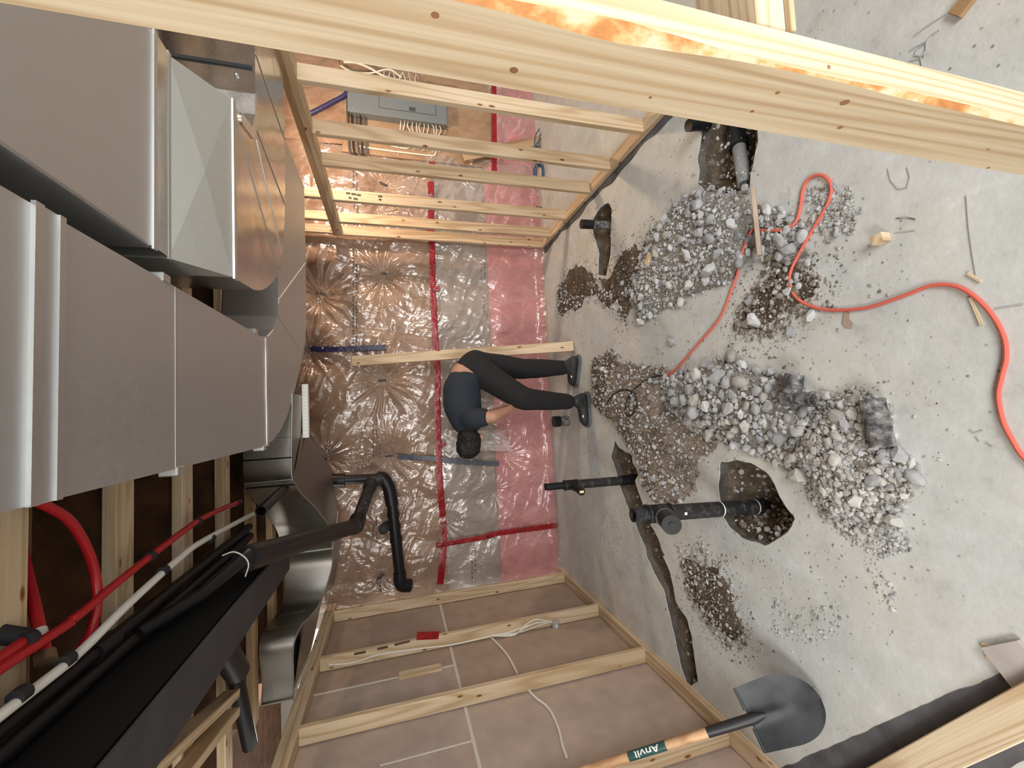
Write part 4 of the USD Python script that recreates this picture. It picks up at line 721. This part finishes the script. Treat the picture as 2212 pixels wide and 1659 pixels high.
def pit(poly, n, z, label, r=(.006, .022)):
    pi = UsdGeom.PointInstancer.Define(stage, path_for(None, 'gravel')); base = str(pi.GetPath()); prot = [usdkit.mesh(stage, f'{base}/prototypes/pebble_{i:03d}', shapes[i % 10], list(tones.values())[(0, 1, 2, 2)[i % 4]], smooth=False).GetPath() for i in range(8)]
    pi.CreatePrototypesRel().SetTargets(prot); x0, y0, x1, y1 = poly.bounds; P_, O_, S_, I_ = [], [], [], []
    inner_ = poly.buffer(-.015)
    while len(P_) < n:
        p = (rs.uniform(x0, x1), rs.uniform(y0, y1))
        if not shapely.contains_xy(inner_, *p): continue
        j, i = int((p[0]+1.8)/.02), int((p[1]-.5)/.02); rr = r[0]+(r[1]-r[0])*rs.random()**2; P_.append((*p, gz[i, j]+rr*.3)); S_.append(rr); O_.append(trimesh.transformations.quaternion_from_matrix(rotm(rs))); I_.append(int(rs.integers(0, 8)))
    pi.CreatePositionsAttr(Vt.Vec3fArray.FromNumpy(np.array(P_, np.float32))); pi.CreateScalesAttr(Vt.Vec3fArray.FromNumpy(np.repeat(np.array(S_, np.float32)[:, None], 3, 1)))
    pi.CreateOrientationsAttr(Vt.QuathArray([Gf.Quath(*map(float, q)) for q in O_])); pi.CreateProtoIndicesAttr(Vt.IntArray(I_)); data(pi.GetPrim(), label, 'gravel', None, 'stuff')
pit(hole_round, 260, 0, 'wet gravel at the bottom of the round floor hole'); pit(hole_right, 200, 0, 'wet gravel at the bottom of the wide trench under the near stud'); pit(hole_trench, 260, 0, 'wet gravel at the bottom of the long narrow trench', (.004, .016))

# ------------------------------------------------------------------ plumbing stubs and other things on the floor
def up(p, z): return np.array([p[0], p[1], z])
b1 = FZ(1370, 1036, -.05); t1 = FY(1178, 1052, b1[1])
s1_ = thing('pipe_stub', 'slim black plastic pipe with a side arm rising from the long narrow trench', 'pipe'); ax = lambda t: b1+(t1-b1)*t
obj('lower_pipe', rod(ax(.14), ax(.66), .031), abs_light_dust, s1_); obj('elbow', tube(curve([ax(.16), ax(.02)-np.array([0, 0, .02]), ax(.0)+np.array([.0, -.02, -.04])], 6), .036, 18), abs_black, s1_)
te = obj('tee', rod(ax(.66), ax(.79), .034), abs_black, s1_); obj('upper_pipe', pipe(ax(.79), t1, .024, .004), abs_black, s1_)
for t in (.66, .79): obj('hub_ring', rod(ax(t)-np.array([0, 0, .006]), ax(t)+np.array([0, 0, .006]), .036), abs_light_dust, te)
am, ae = ax(.715), FY(1256, 1062, b1[1]-.15); sa = obj('side_arm', rod(am, ae, .024), abs_black, s1_); obj('hub_ring', rod(am+(ae-am)*.25, am+(ae-am)*.4, .028), abs_black, sa); obj('end_cap', rod(ae-(ae-am)*.02, ae+(ae-am)*.02, .026), abs_black, sa)
obj('paper_label', box(.016, .001, .030, ae+(ae-am)*.028+np.array([0, -.0015, 0])), plain('label_yellow', (.75, .62, .30), .6), sa, smooth=False)
b2 = FZ(1652, 1093, -.17); t2_ = FY(1367, 1113, b2[1]); bx = lambda t: b2+(t2_-b2)*t
s2_ = thing('pipe_stub', 'thick black plastic pipe with a capped arm rising from the round floor hole', 'pipe')
obj('lower_pipe', rod(bx(-.05), bx(.74), .036), abs_light_dust, s2_); te = obj('tee', rod(bx(.74), bx(.90), .041), abs_black, s2_); obj('upper_pipe', pipe(bx(.88), t2_, .031, .006), abs_light_dust, s2_)
for t in (.08, .36): obj('paint_ring', rod(bx(t), bx(t+.008), .0368), white_plastic, s2_)
for t in (.74, .90): obj('hub_ring', rod(bx(t)-np.array([0, 0, .005]), bx(t)+np.array([0, 0, .005]), .044), abs_light_dust, te)
am = bx(.80); ae = FY(1450, 1133, b2[1]-.16); sa = obj('side_arm', tube([am, am+(ae-am)*.45, am+(ae-am)*.46, ae], [.044, .044, .039, .039], 22), abs_light_dust, s2_); obj('end_cap', rod(ae-(ae-am)*.1, ae+(ae-am)*.04, .041), abs_black, sa); obj('cap_boss', rod(ae, ae+(ae-am)*.07, .012), abs_black, sa)
obj('paint_splash', box(.012, .002, .014, bx(.66)+np.array([.0, -.0365, 0])), white_plastic, s2_, smooth=False)
b3 = np.array([-.15, 3.72, -.03]); s3_ = thing('pipe_stub', 'short thick black pipe stub beside the worker\'s nearer shoe', 'pipe'); obj('lower_pipe', rod(b3, up(b3, .10), .046), abs_dusty, s3_); obj('end_cap', rod(up(b3, .09), up(b3, .15), .052), abs_black, s3_)
b4 = FZ(1318, 487, -.04); s4_ = thing('pipe_stub', 'short black pipe stub standing in the slot beside the right stud wall', 'pipe'); t4 = FY(1256, 484, b4[1]); obj('lower_pipe', rod(b4, b4+(t4-b4)*.7, .030), abs_dusty, s4_); obj('end_cap', rod(b4+(t4-b4)*.62, t4, .034), abs_black, s4_)
q = FZ(1530, 268, -.02); s5_ = thing('pipe_stub', 'black pipe stub at the head of the wide trench, half hidden by the near stud', 'pipe'); obj('lower_pipe', rod(q, FY(1487, 271, q[1]), .03), abs_black, s5_)
gp0, gp1 = FZ(*cA(1232, 180), -.07), FZ(*cA(1268, 410), -.03); gpi = thing('drain_pipe', 'old grey clay-coloured drain pipe lying in the wide trench under the near stud', 'pipe'); obj('pipe_run', rod(gp0, gp1, .031), plain('pipe_grey', (.21, .22, .215), .7, vary=.3), gpi); obj('coupling', rod(gp0-(gp1-gp0)*.55, gp0+(gp1-gp0)*.05, .045), abs_black, gpi)
zt = .075; A0, A1 = FZ(*cD(375, 575), zt), FZ(*cD(765, 600), zt); Bm, B1 = FZ(*cD(450, 520), zt), FZ(*cD(500, 250), zt-.01)
tee = thing('pipe_fitting', 'dusty black broken pipe tee lying on the grey rubble heap', 'pipe fitting'); obj('cross_pipe', rod(A0, A0+(A1-A0)*.45, .036), abs_dusty, tee); obj('open_end', pipe(A0+(A1-A0)*.3, A1, .026, .005), abs_dusty, tee); obj('hub_ring', pipe(A0+(A1-A0)*.93, A1+(A1-A0)*.01, .030, .006), abs_dusty, tee); obj('branch', rod(Bm, B1, .034), abs_dusty, tee); obj('hub_ring', rod(Bm+(B1-Bm)*.3, Bm+(B1-Bm)*.42, .037), abs_dusty, tee)
C0, C1 = FZ(*cD(1580, 600), .045), FZ(*cD(1735, 1270), .045); op = thing('pipe_offcut', 'dusty black pipe offcut lying at the right edge of the pebble heap', 'pipe'); obj('pipe_run', pipe(C0, C1, .036, .005), abs_dusty, op); obj('end_cap', rod(C1-(C1-C0)*.03, C1-(C1-C0)*.01, .033), abs_dusty, op); obj('hub_ring', rod(C0+(C1-C0)*.55, C0+(C1-C0)*.60, .0375), abs_dusty, op)

def drape(px, off): 
    c = curve([FZ(x, y, 0) for x, y in px], 8); L = LineString(c[:, :2]); n = int(L.length/.012); c = np.array([[*L.interpolate(i/n, normalized=True).coords[0], 0] for i in range(n+1)])
    z = ndimage.gaussian_filter1d(np.maximum(ndimage.maximum_filter1d(hz(c[:, 0], c[:, 1]), 3), 0), 3)+off; c[:, 2] = z; return c
cordpx = [(2240, 1010), (2212, 985), (2190, 950), (2172, 915), (2163, 880), (2160, 850), (2168, 810), (2177, 770), (2171, 725), (2146, 680), (2110, 642), (2076, 621), (2045, 615), (2010, 618), (1960, 637), (1900, 658), (1860, 667), (1800, 670), (1760, 663), (1730, 645), (1717, 613), (1718, 580), (1737, 533), (1767, 482), (1791, 440), (1799, 410), (1793, 390), (1775, 378), (1752, 385), (1738, 407), (1733, 440), (1729, 470), (1720, 488), (1700, 498), (1665, 499), (1643, 496), (1632, 494), (1624, 508), (1617, 535), (1605, 572), (1585, 620), (1560, 682), (1520, 732), (1492, 764), (1472, 788), (1456, 803)]
ec = thing('extension_cord', 'orange extension cord winding across the slab over the rubble', 'cord'); dc = drape(cordpx, .0065); obj('cord_run', tube(dc, .0062, 8), orange_plastic, ec)
pe = dc[-1]; pd = dc[-1]-dc[-4]; pd /= np.linalg.norm(pd); obj('plug', tube([pe-pd*.008, pe+pd*.006, pe+pd*.012, pe+pd*.048], [.007, .011, .014, .015], 12), orange_plastic, ec)
bc = thing('tool_cord', 'thin black power cord curling over the brown gravel from the orange plug', 'cord'); obj('cord_run', tube(drape([(1441, 810), (1420, 816), (1402, 828), (1388, 843), (1377, 862), (1373, 884), (1378, 896), (1388, 893), (1395, 878), (1395, 858), (1384, 843), (1362, 842), (1345, 852), (1330, 872)], .006), .0045, 8), rubber, bc)
stk = thing('wood_stake', 'dusty wooden stake lying across the rubble over the orange cord', 'stake'); q0, q1 = FZ(1626, 405, .085), FZ(1641, 553, .05); obj('timber', box(.036, .018, np.linalg.norm(q1-q0), r=.003), plain('dusty_wood', (.36, .285, .215), .8, vary=.2, bump=(60, .3, .004)), stk, smooth=False, T=frame((q0+q1)/2, q1-q0, (1, 0, 0)))
def block(px, py, z, s, rz, label, m=pine): q = FZ(px, py, z); t = thing('wood_block', label, 'wood block'); T = trimesh.transformations.euler_matrix(0, 0, rz); T[:3, 3] = (q[0], q[1], z); obj('timber', box(*s, r=.002), m, t, smooth=False, T=T)
block(1902, 516, .020, (.030, .038, .040), .15, 'small pale pine block alone on the clean slab to the right of the cord loop'); block(1404, 560, .07, (.04, .075, .038), .8, 'small orange-brown pine block lying on the stake heap')
block(2170, 1418, .004, (.045, .09, .006), .2, 'pale wood shim lying in the near left corner', pine_near)
dp_ = thing('board_offcut', 'square grey board offcut lying against the foam strip in the near left corner', 'board'); q = FZ(2205, 1445, .008); T = trimesh.transformations.euler_matrix(0, 0, .65); T[:3, 3] = (q[0], q[1], .0085); obj('board', box(.12, .10, .016, r=.001), plain('offcut_grey', (.40, .365, .33), .85, vary=.15), dp_, smooth=False, T=T)
ws = thing('wood_strip', 'worn wood strip lying on the slab in the far right corner behind the near stud', 'wood strip'); q0, q1 = FZ(2062, 34, .008), FZ(2105, -20, .008); obj('timber', box(.045, .014, np.linalg.norm(q1-q0), r=.002), pine_old, ws, smooth=False, T=frame((q0+q1)/2, q1-q0, (0, 0, 1)) @ trimesh.transformations.rotation_matrix(math.pi/2, (0, 0, 1)))
for (xa, ya, xb, yb, w, lab) in ((2090, 590, 2120, 608, .008, 'pale wood splinter beside the cord\'s wide bend'), (2096, 642, 2121, 702, .009, 'long pale wood splinter under the cord\'s wide bend')):
    q0, q1 = FZ(xa, ya, .004), FZ(xb, yb, .004); t = thing('wood_splinter', lab, 'wood splinter'); obj('splinter', box(w, .005, np.linalg.norm(q1-q0), r=.001), pine_near, t, smooth=False, T=frame((q0+q1)/2, q1-q0, (1, 0, 0)))
ps = thing('paper_scrap', 'brown torn paper scrap on the slab just below the orange cord', 'paper'); sc = Polygon([tuple(FZ(*cA(*p))[:2]) for p in ((1865, 1170), (1900, 1175), (1895, 1215), (1920, 1240), (1910, 1272), (1870, 1265), (1852, 1240))]); obj('scrap', extrude(sc, .001, .003), plain('scrap_brown', (.36, .27, .21), .8), ps, smooth=False)

# shovel leaning in the left corner
T0, H0 = FZ(1772, 1508, .012), FX(1308, 1650, XL+.05); a = (H0-T0)/np.linalg.norm(H0-T0)
w = np.cross(a, [0, 0, 1.]); w /= np.linalg.norm(w); tc_ = (FZ(1594, 1485, .17)-FZ(1673, 1632, .17)); w = tc_-a*(tc_@a); w /= np.linalg.norm(w); n_ = np.cross(a, w); n_ = n_ if n_[2] > 0 else -n_
sv = thing('shovel', 'round-point shovel with a black blade leaning on the left stud wall', 'shovel')
U, Vv = np.meshgrid(np.linspace(-1, 1, 41), np.linspace(0, 1, 41)); L_, W_ = .285, .112
prof_ = np.where(Vv < .55, np.sqrt(np.clip(1-((.55-Vv)/.55)**2.3, 0, 1)), 1.0-.05*np.clip((Vv-.55)/.45, 0, 1)); prof_ = np.maximum(prof_, .02)
lx = U*W_*prof_; ly = Vv*L_; lz = .030*U**2*np.clip(Vv*1.6, .2, 1)-.022*np.exp(-(U/.16)**2)*np.clip((Vv-.35)/.65, 0, 1)*-1+.02*(1-Vv)**2
def blade(off): S = T0[None, None]+lx[..., None]*w+ly[..., None]*a+(lz+off)[..., None]*n_; return grid_mesh(S[..., 0], S[..., 1], S[..., 2])
shm = plain('shovel_black', (.035, .038, .042), .55, bump=(30, .15, .004), vary=.6)
obj('blade', cat(blade(.0), blade(.003)), shm, sv, smooth=True)
for s in (-1, 1): obj('tread', rod(T0+a*L_+w*s*.03+n_*.02, T0+a*L_+w*s*.105+n_*.028, .006), shm, sv)
k0 = T0+a*(L_-.02)+n_*.012; k1 = H0; ka = (k1-k0)/np.linalg.norm(k1-k0)
obj('socket', tube([k0-ka*.06-n_*.004, k0, k0+ka*.10, k0+ka*.20], [.006, .020, .020, .019], 18), plain('socket_black', (.02, .02, .022), .45), sv)
hn = obj('handle', rod(k0+ka*.19, k0+ka*1.25, .0175), wood('handle_wood', (.62, .40, .23), (.56, .34, .19), (.46, .27, .14), .4, knots=False), sv)
l0 = k0+ka*.385; l1 = k0+ka*.56; obj('label_band', rod(l0, l1, .0179), plain('label_green', (.02, .075, .07), .4), hn)
tx = meshkit.text_mesh('Anvil', .022, .0006, bold=True); tx = trimesh.Trimesh(*trimesh.remesh.subdivide_to_size(tx.vertices, tx.faces, .0025), process=False); vx = np.array(tx.vertices); cy_ = (vx[:, 1].min()+vx[:, 1].max())/2; ang = (vx[:, 1]-cy_)/.0183; wd = vx[:, 0].max()-vx[:, 0].min()
toE = EYE-(l0+l1)/2; toE -= ka*(toE@ka); toE /= np.linalg.norm(toE); dr_ = ka; upv = np.cross(toE, dr_); rr_ = .0181+vx[:, 2]
sx_ = .115/wd; tx.vertices = (l0+l1)/2+((vx[:, 0]-vx[:, 0].min()-wd/2)*sx_)[:, None]*dr_+(rr_*np.cos(ang))[:, None]*toE+(rr_*np.sin(ang))[:, None]*upv
obj('label_lettering', tx, white_plastic, hn, smooth=False)
# ------------------------------------------------------------------ the worker, bent over with the head down by the wall
def chain(js):
    out = []
    for (p, r), (q, s) in zip(js[:-1], js[1:]):
        a = Manifold.sphere(r, 24).translate([float(v) for v in p]); b = Manifold.sphere(s, 24).translate([float(v) for v in q]); out.append((a+b).hull())
    return out
def fuse(parts, edge=.016, it=12, noise_amp=0., freq=14., seed=0):
    m = parts[0]
    for p in parts[1:]: m = m+p
    m = m.refine_to_length(edge); k = m.to_mesh(); t = trimesh.Trimesh(k.vert_properties[:, :3], k.tri_verts, process=True)
    trimesh.smoothing.filter_taubin(t, .5, -.53, it)
    if noise_amp: t.vertices = t.vertices+t.vertex_normals*(noise_amp*(meshkit.fbm(np.array(t.vertices)*freq*np.array([1, 1, .6]), 3, seed)-.5)*2)[:, None]
    return t
W_ = lambda x, y, Y: FY(x, y, Y)
pel = W_(1028, 790, 3.44); wai = W_(1003, 812, 3.41); bel = W_(996, 842, 3.40); che = W_(999, 876, 3.38); sho = W_(1009, 904, 3.37); nec = W_(1016, 928, 3.36); hea = W_(1014, 950, 3.36)
lh, lk, la = W_(1052, 814, 3.35), W_(1132, 862, 3.20), W_(1232, 868, 3.25); rh, rk, ra = W_(1044, 788, 3.53), W_(1128, 797, 3.50), W_(1222, 794, 3.47)
ls, le, lwr = W_(1020, 903, 3.20), W_(1066, 901, 3.13), W_(1100, 884, 3.24); rs_, re_, rw_ = W_(1020, 903, 3.54), W_(1064, 894, 3.58), W_(1104, 880, 3.46)
skin = mt('skin', {'p': ('principled_bsdf', {'base_color': (.42, .22, .14), 'roughness': .55, 'subsurface_weight': .15, 'subsurface_radius': (.01, .004, .002)})}, [])
def hand(wr, d, palm_n, s=1.0):
    d = d/np.linalg.norm(d); side = np.cross(palm_n, d); side /= np.linalg.norm(side); n = np.cross(d, side); ps = []
    base = wr+d*.045*s; ps += chain([(wr, .022), (base, .028)]); ps += chain([(base-side*.022, .016), (base+side*.022, .016)])
    k = wr+d*.085*s
    ps += chain([(base-side*.022, .016), (k-side*.028, .012), (k+side*.028, .012), (base+side*.022, .016), (k-side*.028, .012)])
    for i, L in enumerate((.066, .076, .072, .058)):
        o = k+side*(.027-.018*i); c1, c2, c3 = d*L*.5, (d*.7-n*.6)*L*.32, (d*.3-n*.9)*L*.25
        ps += chain([(o, .0095), (o+c1, .009), (o+c1+c2, .0085), (o+c1+c2+c3, .0075)])
    o = wr+d*.03*s+side*.026; ps += chain([(o, .013), (o+(d*.5+side*.7-n*.3)*.04, .0105), (o+(d*.8+side*.5-n*.6)*.065, .009)])
    return ps
fore = lambda a, b: b-a
body = chain([(pel, .125), (wai, .118), (bel, .125), (che, .130), (sho, .115)])+chain([(sho, .09), (nec, .056), (hea, .07)])
head_up = (nec-hea)/np.linalg.norm(nec-hea); fdir = np.array([.42, .60, -.3]); fdir -= head_up*(fdir@head_up); fdir /= np.linalg.norm(fdir); fs = np.cross(fdir, head_up)
crown = hea-head_up*.055; chin = hea+head_up*.075+fdir*.075
body += chain([(hea+fdir*.01, .092), (crown-fdir*.01, .088)])+chain([(hea+fdir*.025, .075), (chin, .034)])+chain([(hea+fdir*.09+head_up*.0, .016), (hea+fdir*.112+head_up*.03, .013)])
for s in (-1, 1): body += chain([(hea+fdir*.02+fs*s*.090+head_up*.01, .022), (hea+fdir*.02+fs*s*.094+head_up*.045, .015)])+chain([(hea+fdir*.088+fs*s*.032+head_up*-.008, .012), (hea+fdir*.09+fs*s*.026+head_up*-.008, .011)])
body += chain([(hea+fdir*.088+head_up*.055-fs*.02, .009), (hea+fdir*.088+head_up*.055+fs*.02, .009)])
for S_, E_, Wr in ((ls, le, lwr), (rs_, re_, rw_)): body += chain([(sho, .1), (S_, .062), (E_, .043), (Wr, .029)])
body += hand(lwr, np.array([.75, .25, -.55]), np.array([0, .6, .5]))+hand(rw_, np.array([.75, -.2, -.55]), np.array([0, -.6, .5]))
for Hh, K_, A_ in ((lh, lk, la), (rh, rk, ra)): body += chain([(pel, .11), (Hh, .092), (K_, .062), (A_, .042)])
worker = thing('person', 'person in navy T-shirt and black trousers bent double, head down, by the back wall', 'person')
obj('body', fuse(body, .013, 8), skin, worker, smooth=True)
tee_m = plain('tshirt_navy', (.015, .021, .030), .9, bump=(25, .5, .01)); trs = plain('trousers_black', (.0085, .0085, .009), .9, bump=(30, .4, .008)); hair_m = plain('hair_black', (.006, .005, .005), .6, bump=(90, .8, .008))
ub = (bel-pel)/np.linalg.norm(bel-pel)
axs = ub.copy(); bdr = np.array([-axs[2], 0, axs[0]]); bdr = bdr if bdr[2] < 0 else -bdr; ub = axs+.42*bdr; ub /= np.linalg.norm(ub)
def hem(ms, p, n): return [m.trim_by_plane([float(v) for v in n], float(n@p)) for m in ms]
shirt = hem(chain([(pel+(wai-pel)*.5, .136), (bel, .150), (che, .156), (sho, .137)]), pel+(bel-pel)*.42, ub)+chain([(sho, .115), (nec+(sho-nec)*.3, .075)])
for S_, E_ in ((ls, le), (rs_, re_)):
    sl = (S_-E_)/np.linalg.norm(S_-E_); shirt += hem(chain([(sho, .11), (S_, .078), (S_+(E_-S_)*.9, .062)]), S_+(E_-S_)*.72, sl)
obj('t_shirt', fuse(shirt, .014, 10, .007, 9, 3), tee_m, worker, smooth=True)
def leg(Hh, K_, A_): return chain([(pel, .128), (Hh, .112), (Hh+(K_-Hh)*.5, .106), (K_, .092), (K_+(A_-K_)*.5, .080), (A_+(K_-A_)*.06, .066)])
ut = -(axs+.10*bdr); ut /= np.linalg.norm(ut)
gl, gr = leg(lh, lk, la), leg(rh, rk, ra)
tro = hem(chain([(pel+(wai-pel)*.6, .128), (pel, .136)])+[gl[0], gr[0]], pel+(bel-pel)*.47, ut)+gl[1:]+gr[1:]
obj('trousers', fuse(tro, .014, 9, .006, 10, 5), trs, worker, smooth=True)
hair = chain([(hea-fdir*.016, .096), (crown-fdir*.015, .098)])+chain([(crown+fdir*.055, .066), (hea-fdir*.05+head_up*.03, .078)])
obj('hair', fuse(hair, .010, 2, .016, 38, 7), hair_m, worker, smooth=True)
shoe_m = plain('shoe_black', (.02, .021, .022), .6); sole_m = plain('shoe_sole', (.10, .11, .11), .7)
for nm, (heel, toe) in {'l': ((.10, 3.255), (-.20, 3.275)), 'r': ((.43, 3.375), (.16, 3.50))}.items():
    h3, t3 = np.array([*heel, .0]), np.array([*toe, .0]); dd = (t3-h3)/np.linalg.norm(t3-h3); ank = la if nm == 'l' else ra; u3 = np.array([0, 0, 1.])
    sh_ = chain([(h3+dd*.04+u3*.055, .040), (h3+dd*.13+u3*.055, .045), (t3-dd*.075+u3*.047, .043), (t3-dd*.038+u3*.038, .030)])+chain([(h3+dd*.05+u3*.06, .042), (np.array([ank[0], ank[1], .12]), .047)])+chain([(h3+dd*.12+u3*.06, .042), (np.array([ank[0], ank[1], .11]), .045)])
    sm = fuse(sh_, .012, 8); so = obj('shoe', sm, shoe_m, worker, smooth=True)
    out = LineString([(h3+dd*.04)[:2], (h3+dd*.13)[:2], (t3-dd*.05)[:2]]).buffer(.046); o2 = out.union(LineString([(t3-dd*.11)[:2], (t3-dd*.06)[:2]]).buffer(.052)).buffer(.01).buffer(-.01)
    obj('sole', extrude(o2, .001, .026), sole_m, so, smooth=40); tg = t3-dd*.10+u3*.085-np.array([0, .018, 0]); obj('pale_tag', box(.02, .004, .012, tg-np.array([0, .022, .01])), white_plastic, so, smooth=False)
